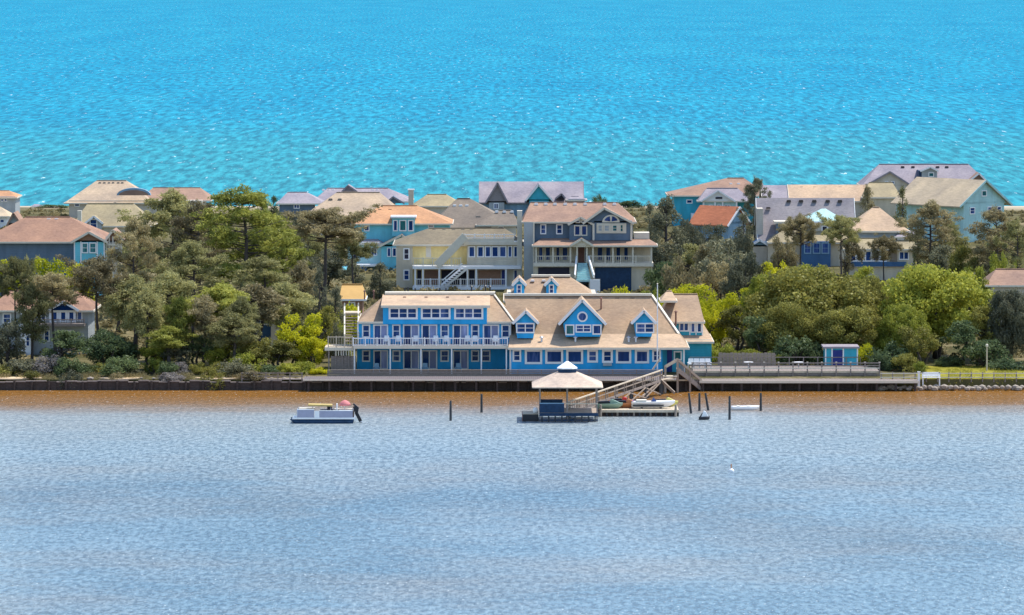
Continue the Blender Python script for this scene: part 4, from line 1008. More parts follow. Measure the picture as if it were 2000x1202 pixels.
# --- left grove
G = 'shore pines'
T = [
 ('pine', 325, 370, 190, 690, 'pine', 'tall broad pine with rounded brownish top, left of the twin pine tops'),
 ('pine', 395, 392, 130, 672, 'pinebrown', 'brownish pine filling the gap between the two tallest pine tops'),
 ('pine', 448, 364, 220, 662, 'pinelit', 'tallest pine with bright green right side rising above the grove'),
 ('pine', 545, 445, 130, 668, 'pinelit', 'bright green pine leaning right of the tallest pine'),
 ('umbrella', 632, 410, 190, 700, 'pinebrown', 'umbrella pine with dark bare trunk standing left of the aqua house'),
 ('umbrella', 695, 452, 90, 712, 'pine', 'smaller umbrella pine just right of the bare trunked one'),
 ('pine', 268, 425, 110, 655, 'pinebrown', 'slender brown pine at the left flank of the tall grove'),
 ('pine', 375, 470, 150, 640, 'pine', 'mid height pine in the middle of the grove before the tallest ones'),
 ('pine', 495, 500, 150, 636, 'pine', 'dense mid height pine below the tallest pine'),
 ('umbrella', 34, 506, 95, 616, 'pine', 'pine with straight trunk at the far left shore'),
 ('umbrella', 200, 503, 135, 618, 'pinebrown', 'brown tinged pine right of the pale blue cottage'),
 ('scrub', 262, 548, 130, 617, 'pine', 'olive pine with several thin stems near the left shore'),
 ('scrub', 325, 540, 130, 622, 'pine', 'olive pine just left of the middle of the grove'),
 ('scrub', 430, 560, 130, 618, 'pinelit', 'lit pine in front of the dark blue cottage'),
 ('scrub', 455, 620, 110, 610, 'pine', 'low pine by the shore below the dark blue cottage'),
 ('scrub', 560, 560, 120, 628, 'pine', 'shadowed pine right of the dark blue cottage'),
 ('scrub', 330, 640, 100, 609, 'pinelit', 'short young pine with yellow green tufts by the bulkhead'),
 ('small', 588, 604, 105, 613, 'lime', 'vivid lime green tree left of the inn deck'),
 ('small', 545, 660, 90, 610, 'oak', 'dark low tree between the lime tree and the pines'),
 ('small', 500, 652, 90, 611, 'oak', 'shaded low tree below the stucco chimney stub'),
 ('cedar', 625, 530, 62, 632, 'cedar', 'dark narrow cedar directly behind the lime tree'),
 ('cedar', 655, 560, 52, 640, 'cedar', 'slim dark cedar next to the stand-in ochre roof'),
 ('cedar', 742, 515, 60, 722, 'cedar', 'brown green cedar between the aqua and yellow houses'),
 ('cedar', 590, 470, 80, 690, 'cedar', 'dull cedar under the umbrella pine'),
 ('small', 112, 492, 110, 668, 'lime', 'yellow green tree top in front of the brown roofed house'),
 ('small', 12, 498, 80, 660, 'lime', 'yellow green tree at the left picture edge'),
 ('small', 60, 488, 60, 690, 'pine', 'small olive tree before the brown roof at left'),
 ('small', 225, 500, 80, 660, 'pinebrown', 'brown olive tree in front of the bay tower'),
 ('small', 130, 640, 120, 609, 'deep', 'deep green bushy tree below the pale blue cottage'),
 ('small', 205, 636, 110, 611, 'deep', 'shadowy green tree right of the cottage bay'),
 ('shrub', 92, 694, 70, 607, 'greyleaf', 'grey twiggy bush on the left bank'),
 ('shrub', 40, 700, 66, 607, 'cedar', 'dull green bush on the left bank beside the grey one'),
 ('shrub', 165, 708, 60, 606.5, 'deep', 'dark bush behind the left bulkhead'),
 ('shrub', 300, 700, 60, 606.5, 'oaklit', 'lit bush at the foot of the young tufted pine'),
 ('shrub', 350, 706, 56, 606.5, 'greyleaf', 'grey brown bush by the left sandy bank'),
 ('shrub', 430, 700, 64, 606.5, 'oak', 'olive bush on the bank left of the long walkway'),
 ('shrub', 478, 690, 64, 607.5, 'oaklit', 'yellow green bush where the walkway begins'),
 ('shrub', 560, 706, 60, 606.5, 'oaklit', 'green bush at the lime tree\'s foot'),
 ('shrub', 620, 712, 50, 607, 'lime', 'small lime bush at the corner of the inn deck'),
 ('shrub', 690, 578, 60, 654, 'lime', 'yellow bush in front of the stand-in ochre roof'),
 ('shrub', 664, 616, 50, 630, 'oaklit', 'green bush beside the outside stair'),
 ('shrub', 660, 640, 50, 622, 'cedar', 'dark bush below the outside stair'),
 ('umbrella', 112, 538, 140, 617, 'pinebrown', 'brown pine whose crown hides the cottage roof'),
 ('scrub', 285, 572, 84, 613, 'pine', 'thin stemmed pine over the left bank shrubs'),
 ('scrub', 352, 588, 76, 612, 'pinelit', 'thin stemmed lit pine near the tufted pine'),
 ('scrub', 396, 582, 84, 612, 'pinebrown', 'thin brown pine in the middle of the left bank'),
 ('scrub', 472, 588, 84, 613, 'pine', 'thin pine just left of the dark blue cottage window'),
 ('small', 310, 655, 84, 612, 'oaklit', 'lit understory tree among the thin left stems'),
 ('small', 385, 650, 84, 612, 'deep', 'dark understory tree among brown stems'),
 ('small', 440, 655, 84, 612, 'oaklit', 'lit understory tree below the lit pine'),
 ('small', 240, 655, 90, 613, 'deep', 'dark understory tree right of the cottage'),
 ('small', 350, 668, 80, 610, 'cedar', 'dusky understory tree behind the grey tuft'),
 ('scrub', 62, 562, 84, 614, 'pine', 'small pine in front of the cottage corner bay'),
 ('small', 12, 618, 90, 612, 'cedar', 'grey green low tree at the left picture edge by the shore'),
 ('shrub', 135, 700, 70, 605.5, 'deep', 'dark bush below the deep green tree on the bank'),
 ('shrub', 325, 700, 60, 605.6, 'deep', 'dark bush right of the lit bank bush'),
 ('shrub', 455, 700, 66, 605.5, 'cedar', 'dusky bush before the walkway start'),
 ('shrub', 232, 698, 66, 605.6, 'deep', 'dark bush below the right corner of the cottage'),
 ('cedar', 1452, 418, 56, 800, 'cedar', 'dusky cedar in front of the orange roofed cottage'),
 ('shrub', 60, 722, 46, 602.6, 'oak', 'small bush overhanging the left bulkhead near the sand patch'),
 ('shrub', 135, 726, 40, 602.4, 'cedar', 'little dull bush overhanging the bulkhead left of the stones'),
 ('shrub', 225, 724, 46, 602.5, 'pinebrown', 'brown tuft overhanging the bulkhead'),
 ('shrub', 330, 722, 50, 602.5, 'greyleaf', 'grey tuft overhanging the bulkhead mid way'),
 ('shrub', 418, 722, 54, 602.4, 'oak', 'olive tuft overhanging the bulkhead left of the walkway'),
 ('shrub', 492, 722, 56, 602.6, 'pinebrown', 'brown bush at the left end of the shaded walkway'),
 # --- behind and between the houses
 ('cedar', 1300, 383, 100, 775, 'cedar', 'broad dark cedar right of the slate blue house'),
 ('cedar', 1268, 398, 50, 800, 'cedar', 'dim cedar top just right of the slate roof'),
 ('pine', 1476, 345, 66, 812, 'cedar', 'tall dark pine with tufted top above the orange roofed cottage'),
 ('small', 1420, 455, 125, 705, 'cedar', 'round grey brown tree on the sandy rise right of the slate house'),
 ('small', 1378, 470, 70, 720, 'pinebrown', 'brown tree left of the round grey brown one'),
 ('small', 1450, 440, 60, 740, 'cedar', 'dusky tree below the orange roof'),
 ('shrub', 1300, 492, 70, 728, 'deep', 'deep green bush beside the navy garage'),
 ('shrub', 1330, 512, 60, 715, 'pinebrown', 'brown bush on the sandy rise'),
 ('shrub', 1285, 520, 54, 718, 'deep', 'dark bush at the right corner of the slate house'),
 ('umbrella', 1560, 420, 84, 735, 'pinebrown', 'thin brown tree before the grey roofed house'),
 ('umbrella', 1645, 424, 86, 728, 'pine', 'small flat topped tree in front of the blue glazed porch'),
 ('cedar', 1694, 362, 48, 840, 'pinebrown', 'brown cedar rising left of the tan pyramid roof'),
 ('cedar', 1762, 368, 44, 845, 'pine', 'slim tree right of the tan pyramid roof'),
 ('small', 1715, 400, 60, 830, 'pine', 'low tree behind the tan pyramid roof'),
 ('umbrella', 1728, 462, 70, 722, 'pinebrown', 'thin leafless looking tree over the glazed porch'),
 ('pine', 1808, 392, 130, 715, 'pinebrown', 'wide brownish pine behind the round green oak'),
 ('cedar', 1792, 455, 36, 720, 'deep', 'narrow dark evergreen left of the white column gap'),
 ('pine', 1850, 430, 90, 722, 'pine', 'olive pine in front of the pale aqua house'),
 ('pine', 1925, 405, 120, 690, 'pinebrown', 'tall brown pine right of the pale aqua house'),
 ('pine', 1985, 428, 90, 680, 'pine', 'pine at the upper right picture edge'),
 ('small', 1880, 470, 80, 690, 'oak', 'olive tree between the two right hand pines'),
 ('small', 1955, 480, 70, 672, 'oaklit', 'yellow green tree below the tall brown pine'),
 ('shrub', 1230, 385, 50, 1000, 'deep', 'dark dune bush right of the far grey gables'),
 ('shrub', 1172, 374, 34, 1005, 'deep', 'lone dark dune bush against the ocean'),
 ('shrub', 105, 400, 62, 1000, 'deep', 'dune bushes beside the tiny beach hut'),
 ('cedar', 535, 385, 40, 900, 'deep', 'dark spiky cedar left of the lavender roof'),
 ('cedar', 512, 392, 50, 880, 'deep', 'dark cedar right of the tallest pine'),
 ('small', 560, 412, 80, 850, 'cedar', 'dusky tree below the lavender roof'),
 # --- right bank
 ('oak', 1590, 507, 270, 634, 'oak', 'large spreading dark live oak above the blue shed'),
 ('oak', 1500, 530, 110, 642, 'oaklit', 'yellow topped oak at the left shoulder of the large dark one'),
 ('oak', 1828, 505, 226, 628, 'oaklit', 'large rounded bright green oak near the lawn'),
 ('oak', 1700, 530, 100, 640, 'oak', 'oak filling the gap between the two large ones'),
 ('oak', 1975, 560, 110, 622, 'cedar', 'dark shaded oak at the right picture edge'),
 ('small', 1440, 590, 90, 632, 'oak', 'dark green tree at the right corner of the inn hedge'),
 ('small', 1405, 560, 100, 640, 'lime', 'bright yellow green tree right of the inn roof'),
 ('small', 1340, 545, 110, 648, 'lime', 'bright hedge tree behind the inn side wing'),
 ('small', 1462, 556, 80, 648, 'lime', 'yellow green tree above the board fence'),
 ('small', 1270, 556, 90, 655, 'oaklit', 'green hedge tree behind the inn ridge'),
 ('shrub', 1215, 560, 70, 660, 'lime', 'low yellow green bush behind the inn ridge'),
 ('shrub', 1390, 640, 56, 622, 'oaklit', 'green bush beside the teal side wing'),
 ('shrub', 1425, 668, 60, 617, 'oaklit', 'lit hedge bush over the left end of the board fence'),
 ('shrub', 1465, 672, 60, 617, 'oaklit', 'lit hedge bush over the middle of the board fence'),
 ('shrub', 1500, 674, 60, 617, 'oaklit', 'lit hedge bush over the right end of the board fence'),
 ('shrub', 1555, 660, 80, 618, 'deep', 'dark bush left of the blue shed'),
 ('shrub', 1693, 655, 60, 614, 'lime', 'glowing yellow bush right of the blue shed'),
 ('shrub', 1745, 660, 80, 613, 'deep', 'deep green bush left of the small pale bush'),
 ('shrub', 1800, 700, 44, 608, 'oaklit', 'small pale bush beside the white shore bench'),
 ('small', 1795, 630, 90, 614, 'oak', 'green understory tree below the round oak'),
 ('small', 1880, 620, 90, 618, 'deep', 'dark understory tree behind the lawn'),
 ('shrub', 1930, 660, 80, 616, 'deep', 'dark bush at the back of the lawn'),
 # --- fillers seen between the named ones
 ('pine', 510, 410, 110, 680, 'pinelit', 'bright pine at the right shoulder of the tallest one'),
 ('scrub', 500, 560, 120, 622, 'pinebrown', 'brown topped pine above the dark blue cottage roof'),
 ('scrub', 590, 520, 80, 650, 'pinebrown', 'brown pine behind the narrow cedar'),
 ('small', 610, 650, 70, 612, 'lime', 'smaller lime tree hugging the inn deck'),
 ('small', 565, 640, 80, 614, 'oaklit', 'green tree left of the vivid lime one'),
 ('small', 640, 590, 60, 628, 'oak', 'olive tree behind the inn deck railing'),
 ('shrub', 10, 712, 60, 606.5, 'oak', 'olive bush at the left picture edge on the bank'),
 ('shrub', 205, 706, 64, 607, 'oak', 'olive bush in the middle of the left bank'),
 ('shrub', 255, 712, 60, 606.5, 'cedar', 'dull bush between dark trees and bulkhead'),
 ('shrub', 395, 708, 60, 606.6, 'oak', 'low olive bush at the bank right of the grey brown one'),
 ('shrub', 520, 704, 66, 606.8, 'deep', 'dark bush behind the shaded walkway'),
 ('shrub', 595, 704, 60, 607, 'oaklit', 'pale green bush behind the shaded walkway end'),
 ('small', 560, 470, 90, 745, 'pinebrown', 'brown thicket tree left of the umbrella pine trunk'),
 ('small', 640, 480, 90, 740, 'cedar', 'dusky thicket tree behind the umbrella pine trunk'),
 ('small', 690, 500, 60, 735, 'cedar', 'thicket tree left of the turquoise awning'),
 ('small', 600, 445, 80, 800, 'pine', 'olive tree behind the umbrella pine crown'),
 ('small', 520, 425, 80, 800, 'pine', 'olive tree between tallest pine and lavender roof'),
 ('small', 150, 505, 90, 650, 'lime', 'second yellow green tree below the bay tower'),
 ('small', 262, 455, 80, 760, 'pine', 'olive tree right of the bay tower'),
 ('small', 300, 405, 80, 850, 'pine', 'olive tree behind the left tall pine'),
 ('small', 100, 420, 60, 900, 'cedar', 'dusky bush tree left of the sage roof'),
 ('small', 1345, 420, 70, 800, 'cedar', 'dusky tree below the teal walls'),
 ('small', 1385, 430, 70, 790, 'cedar', 'dusky tree left of the orange roof'),
 ('small', 1350, 470, 80, 740, 'pine', 'olive tree right of the broad dark cedar'),
 ('small', 1460, 480, 80, 690, 'cedar', 'dusky tree right of the round grey brown one'),
 ('small', 1395, 500, 80, 690, 'pinebrown', 'low brown tree on the sandy rise'),
 ('small', 1440, 505, 70, 680, 'cedar', 'low dusky tree above the yellow oak'),
 ('small', 1520, 500, 90, 690, 'lime', 'yellow green tree before the small porch gable'),
 ('small', 1600, 505, 90, 680, 'oaklit', 'green tree under the blue bay windows'),
 ('small', 1690, 512, 80, 670, 'oaklit', 'green tree before the blue glazed porch'),
 ('small', 1780, 505, 80, 665, 'oaklit', 'green tree rising behind the round oak at left'),
 ('small', 1905, 510, 80, 655, 'oaklit', 'green tree behind the round oak at right'),
 ('small', 1840, 470, 90, 700, 'cedar', 'dusky tree above the round oak'),
 ('small', 1990, 500, 80, 660, 'pine', 'olive tree above the pink grey roof'),
 ('small', 1960, 430, 80, 760, 'pine', 'olive tree before the pale aqua gable'),
 ('small', 1660, 440, 60, 745, 'pinebrown', 'brown tree below the tan pyramid roof'),
 ('small', 1530, 450, 60, 742, 'pinebrown', 'brown tree at the foot of the tall grey roof'),
 ('oak', 1660, 590, 140, 622, 'oak', 'low hanging oak bough mass over the blue shed'),
 ('oak', 1545, 580, 130, 624, 'oak', 'dark oak mass over the raised deck'),
 ('oak', 1760, 590, 110, 620, 'oaklit', 'green oak skirt left of the round oak'),
 ('small', 1490, 610, 90, 624, 'deep', 'deep green tree over the board fence'),
 ('small', 1920, 590, 90, 622, 'oak', 'olive tree at the right flank of the round oak'),
 ('small', 1385, 590, 70, 634, 'lime', 'yellow tree close behind the side wing'),
 ('small', 1310, 555, 80, 652, 'lime', 'yellow green hedge tree behind the flagpole top'),
 ('shrub', 1600, 672, 60, 619, 'deep', 'shaded bush just left of the shed wall'),
 ('shrub', 1720, 690, 60, 611, 'deep', 'shaded bush at the raised deck right end'),
 ('shrub', 1770, 690, 60, 610, 'oak', 'olive bush left of the white bench'),
 ('shrub', 1975, 700, 70, 612, 'deep', 'shaded bush at the right end of the lawn'),
 ('shrub', 1855, 690, 70, 617, 'deep', 'shaded bush at the back of the lawn below the round oak'),
]
for t in T: tree(*t)
# low dune brush over the whole strip of land: nobody could count it
def brush():
    r = np.random.default_rng(77); C = []; Nn = []
    for (y0, y1, n) in ((622, 760, 2100), (760, 985, 3000)):
        y = r.uniform(y0, y1, n); x = r.uniform(-.15, .15, n) * y
        for xx, yy in zip(x, y):
            if 600 < yy < 640 and PX(690, yy) < xx < PX(1400, yy): continue
            s = r.uniform(.5, 1.3) * (1 if yy < 760 else .9); k = int(16 + 14 * s)
            d = r.normal(size=(k, 3)); d[:, 2] = abs(d[:, 2]); d /= np.linalg.norm(d, axis=1, keepdims=True)
            C.append(d * np.array([s * 1.2, s * 1.2, s * .8]) * r.uniform(.6, 1, (k, 1)) + np.array([xx, yy, ground(xx, yy)])); Nn.append(d + r.normal(size=(k, 3)) * .7)
    C = np.concatenate(C); Nn = np.concatenate(Nn)
    me = leaf_mesh('dune_brush', C, Nn, .62, .4, r); me.materials.clear(); me.materials.append(F['brush'])
    o = bpy.data.objects.new('dune_brush', me); COL.objects.link(o); tag(o, 'low dry brush covering the dunes between the houses', kind='stuff')
brush()
# ------------------------------------------------------------------ shore works
def shore():
    Yb = 601.2
    # bulkhead: sheet of upright timbers with cap
    b = thing('bulkhead', 'dark timber bulkhead along the water edge', 'bulkhead', (0, Yb, 0))
    rr = random.Random(3)
    for i in range(95):
        a, c = PX(-150 + 20 * i, Yb), PX(-150 + 20 * (i + 1), Yb) - .03; k = rr.uniform(-.12, .08)
        o_ = rr.uniform(-.04, .06)
        MB().box(a, c, Yb + o_, Yb + .25 + o_, -1.5, .93 + k).build('sheet_board', 'wooddark', b)
        if 14 < i or rr.random() > .35: MB().box(a - .02, c + .02, Yb - .12 + o_, Yb + .3 + o_, .934 + k, 1.06 + k).build('cap_board', 'woodgrey', b)
    for i in range(56):
        x = PX(-140 + 33.5 * i, Yb)
        MB().tube([(x, Yb - .16, -1.5), (x, Yb - .16, 1.0 + .06 * (i * 7 % 3))], [.14, .13], 8).build('pile', 'wooddark', b)
    # boardwalk in front of the inn
    w = thing('boardwalk', 'long weathered boardwalk in front of the blue inn', 'boardwalk', (PX(900, 600), 600, 0))
    Y0, Y1 = 599.2, 604.4
    zt = 1.32
    x0, x1 = PX(592, 600), PX(1350, 600)
    n = 190
    bw = (x1 - x0) / n
    me = None
    for i in range(n):
        a = x0 + bw * i
        if me is None:
            o = MB().box(a, a + bw - .02, Y0, Y1, zt - .06, zt).build('plank', 'deckwood', w); me = o.data; ax = a
        else:
            o = bpy.data.objects.new('plank', me); COL.objects.link(o); o.parent = w; o.location = (a - ax, 0, .006 * ((i * 5) % 3))
    MB().box(x0, x1, Y0 - .08, Y0 - .004, zt - .12, zt + .04).build('edge_beam', 'cream', w)
    for i in range(19):
        x = x0 + .6 + (x1 - x0 - 1.2) * i / 18
        MB().tube([(x, Y0 + .25, -1.5), (x, Y0 + .25, zt - .07)], [.14, .13], 8).build('pile', 'wooddark', w)
    f = thing('low_fence', 'low horizontal board fence between boardwalk and inn', 'fence', (PX(800, 604.8), 604.8, 1.2))
    a, c = PX(640, 604.8), PX(1290, 604.8)
    for k in range(4): MB().box(a, c, 604.75, 604.80, 1.3 + .17 * k, 1.43 + .17 * k).build('board', 'woodgrey', f)
    MB().box(a, c, 604.68, 604.86, 1.985, 2.05).build('top_rail', 'wood', f)
    for i in range(15):
        x = a + (c - a) * i / 14; MB().box(x - .06, x + .06, 604.81, 604.92, 1.0, 1.98).build('post', 'woodgrey', f)
    # left walkway on the bank
    l = thing('walkway', 'shaded grey walkway on the bank under the lime tree', 'walkway', (PX(540, 602), 602, .5))
    for i in range(44):
        x = PX(470 + 2.8 * i, 601.6); MB().box(x, x + .13, 601.5, 604.0, 1.16, 1.21).build('plank', 'woodgrey', l)
    for k in range(2): MB().box(PX(470, 601.5), PX(592, 601.5), 601.44, 601.5, 1.5 + .35 * k, 1.6 + .35 * k).build('rail', 'woodgrey', l)
    for i in range(6):
        x = PX(472 + 23.5 * i, 601.4); MB().box(x - .06, x + .06, 601.32, 601.43, .9, 2.0).build('post', 'woodgrey', l)
    # raised deck at right
    d = thing('raised_deck', 'broad raised deck with grey railing right of the inn', 'deck', (PX(1540, 606), 606, 1.2))
    xa, xb = PX(1352, 605), PX(1718, 605); yd0, yd1 = 605.0, 613.0; zd = 1.85
    nb = 120; bw = (xb - xa) / nb; me = None
    for i in range(nb):
        a = xa + bw * i
        if me is None:
            o = MB().box(a, a + bw - .02, yd0, yd1, zd - .06, zd).build('plank', 'woodgrey', d); me = o.data; ax = a
        else:
            o = bpy.data.objects.new('plank', me); COL.objects.link(o); o.parent = d; o.location = (a - ax, 0, .005 * (i * 7 % 3))
    MB().box(xa, xb, yd0 - .07, yd0 - .004, zd - .2, zd + .02).build('edge_beam', 'woodlight', d)
    for k in range(3): MB().box(xa, xb, yd0 - .05 + .0, yd0 - .008, zd - .42 - .22 * k, zd - .25 - .22 * k).build('skirt_and_shade_board', 'woodgrey', d)
    for i in range(14):
        x = xa + (xb - xa) * i / 13
        MB().box(x - .07, x + .07, yd0 - .2, yd0 - .075, .9, zd + .98).build('post', 'woodgrey', d)
        MB().box(x - .11, x + .11, yd0 - .24, yd0 - .035, zd + .981, zd + 1.05).build('post_cap', 'cream', d)
    for k, (h, mt) in enumerate(((.30, 'cream'), (.58, 'woodgrey'), (.88, 'woodgrey'))): MB().box(xa, xb, yd0 - .25, yd0 - .205, zd + h, zd + h + .12).build('rail', mt, d)
    for i in range(14):
        x = xa + (xb - xa) * i / 13; MB().box(x - .05, x + .05, yd1 - .1, yd1, zd, zd + .95).build('post', 'woodgrey', d)
    MB().box(xa, xb, yd1 - .09, yd1 - .01, zd + .951, zd + 1.03).build('rail', 'woodgrey', d)
    # lower boardwalk at right
    q = thing('boardwalk', 'lower boardwalk with pale edge below the raised deck', 'boardwalk', (PX(1600, 600), 600, 0))
    xa, xb = PX(1366, 600), PX(1795, 600); zt = 1.02; Y0, Y1 = 599.6, 604.5; nb = 140; bw = (xb - xa) / nb; me = None
    for i in range(nb):
        a = xa + bw * i
        if me is None:
            o = MB().box(a, a + bw - .02, Y0, Y1, zt - .06 + .13, zt + .13).build('plank', 'woodgrey', q); me = o.data; ax = a
        else:
            o = bpy.data.objects.new('plank', me); COL.objects.link(o); o.parent = q; o.location = (a - ax, 0, .005 * (i * 7 % 3))
    MB().box(xa, xb, Y0 - .08, Y0 - .004, zt - .1, zt + .16).build('edge_beam', 'cream', q)
    for i in range(12):
        x = xa + .4 + (xb - xa - .8) * i / 11; MB().tube([(x, Y0 + .2, -1.5), (x, Y0 + .2, zt + .06)], [.15, .14], 8).build('pile', 'wooddark', q)
    # rail fence on the lawn edge
    e = thing('rail_fence', 'low pale rail fence along the lawn at right', 'fence', (PX(1880, 602.5), 602.5, .9))
    for i in range(16):
        x = PX(1722 + 22 * i, 602.5); MB().box(x - .06, x + .06, 602.5, 602.6, .8, 1.95).build('post', 'woodgrey', e)
    for h in (1.3, 1.75): MB().box(PX(1720, 602.4), PX(2056, 602.4), 602.44, 602.495, h, h + .09).build('rail', 'cream', e)
    # white bench
    s = thing('bench', 'white wooden bench at the water edge beside the small pale bush', 'bench', (PX(1820, 600.9), 600.9, 1.0))
    xa, xb = PX(1802, 600.9), PX(1838, 600.9)
    MB().box(xa, xb, 600.9, 601.45, 1.40, 1.47).build('seat', 'white', s)
    for k in range(3): MB().box(xa, xb, 601.46 + .03 * k, 601.5 + .03 * k, 1.53 + .17 * k, 1.67 + .17 * k).build('back_slat', 'white', s)
    for x in (xa + .05, xb - .15):
        MB().box(x, x + .1, 600.92, 601.02, .5, 1.398).build('leg', 'white', s); MB().box(x, x + .1, 601.52, 601.62, .5, 2.0).build('leg', 'white', s)
    p = MB().box(PX(1793, 600.8), PX(1797.5, 600.8), 600.6, 600.85, -.5, 2.05).box(PX(1792, 600.8), PX(1798.5, 600.8), 600.55, 600.9, 2.051, 2.13).build('mooring_post', 'white')
    tag(p, 'white square mooring post just left of the white bench', 'post')
    # lawn
    mb = MB(); N = 24
    xs = [PX(1790 + 290 * i / N, 606) for i in range(N + 1)]
    mb.v = [(x, y, ground(x, y) + .05) for y in (602.7, 604, 606, 609, 612, 617) for x in xs]
    mb.f = [(j * (N + 1) + i, j * (N + 1) + i + 1, (j + 1) * (N + 1) + i + 1, (j + 1) * (N + 1) + i) for j in range(5) for i in range(N)]
    tag(mb.build('lawn', F['grass'], loc=(PX(1930, 606), 606, 0)), kind='structure')
    # sandy patches on the left bank
    for (a, c, z) in ((-40, 82, 1.14), (190, 275, 1.13), (380, 470, 1.13)):
        mb = MB(); n = 16
        ring = [(PX((a + c) / 2 + (c - a) / 2 * math.cos(t), 603), 603.4 + (1.5 + .3 * math.sin(3 * t)) * math.sin(t), z) for t in np.linspace(0, 2 * math.pi, n + 1)[:-1]]
        mb.prism(ring, (0, 0, .12))
        tag(mb.build('sand_bank', 'sandm'), kind='structure')
    rng = random.Random(5)
    # riprap
    for i in range(46):
        px = 1722 + i * 6.4 + rng.uniform(-2, 2); Y = 600.5 + rng.uniform(-.35, .7); x = PX(px, Y); r = rng.uniform(.22, .46)
        mb = MB(); bm = bmesh.new(); bmesh.ops.create_icosphere(bm, subdivisions=1, radius=1)
        sx, sy, sz = r * rng.uniform(.8, 1.4), r, r * rng.uniform(.6, .95)
        mb.v = [(x + v.co.x * sx * rng.uniform(.8, 1.15), Y + v.co.y * sy * rng.uniform(.8, 1.15), .22 + rng.uniform(-.02, .02) + v.co.z * sz + .15 * (i % 2)) for v in bm.verts]
        mb.f = [tuple(v.index for v in f.verts) for f in bm.faces]; bm.free()
        tag(mb.build('rock', 'stone'), 'pale riprap stone at the water edge below the right lawn', 'rock', 'riprap stones')
    for i in range(18):
        px = 150 + i * 24 + rng.uniform(-8, 8); Y = 602.4 + rng.uniform(0, .8); x = PX(px, Y); r = rng.uniform(.15, .32)
        mb = MB(); bm = bmesh.new(); bmesh.ops.create_icosphere(bm, subdivisions=1, radius=1)
        mb.v = [(x + v.co.x * r * 1.4 * rng.uniform(.8, 1.2), Y + v.co.y * r, 1.22 + v.co.z * r * .7) for v in bm.verts]
        mb.f = [tuple(v.index for v in f.verts) for f in bm.faces]; bm.free()
        tag(mb.build('rock', 'stone'), 'small stone lying on the left bank above the bulkhead', 'rock', 'bank stones')
    # marsh grass tufts on the bank
    r = np.random.default_rng(8)
    for (nm, lab, mt, zones) in (('shore_grass', 'dry marsh grass along the left bank', 'brush', ((-60, 600, 602.0, 605.5, 9000), (1395, 1720, 613.5, 616, 1500))),
                                 ('lawn_grass', 'bright green grass on the right hand lawn', 'grass', ((1740, 2060, 601.9, 603.2, 1800), (1800, 2060, 603.2, 612, 3500)))):
        C = []; Nn = []
        for (a, c, y0, y1, n) in zones:
            px = r.uniform(a, c, n); y = r.uniform(y0, y1, n); z = np.interp(y, _gy, _gz) + r.random(n) ** 2 * (.45 if nm == 'shore_grass' else .2) + .03
            keep = np.sin(px * .21) + np.sin(px * .07 + 2) + r.normal(size=n) * .5 > -.3
            C.append(np.stack([(px - 1000) / FPX * y, y, z], 1)[keep]); Nn.append(np.stack([r.normal(size=n), r.normal(size=n), r.normal(size=n) * .2], 1)[keep])
        me = leaf_mesh(nm, np.concatenate(C), np.concatenate(Nn), .34, .07, r)
        me.materials.clear(); me.materials.append(F[mt])
        o = bpy.data.objects.new(nm, me); COL.objects.link(o); tag(o, lab, kind='stuff')
shore()

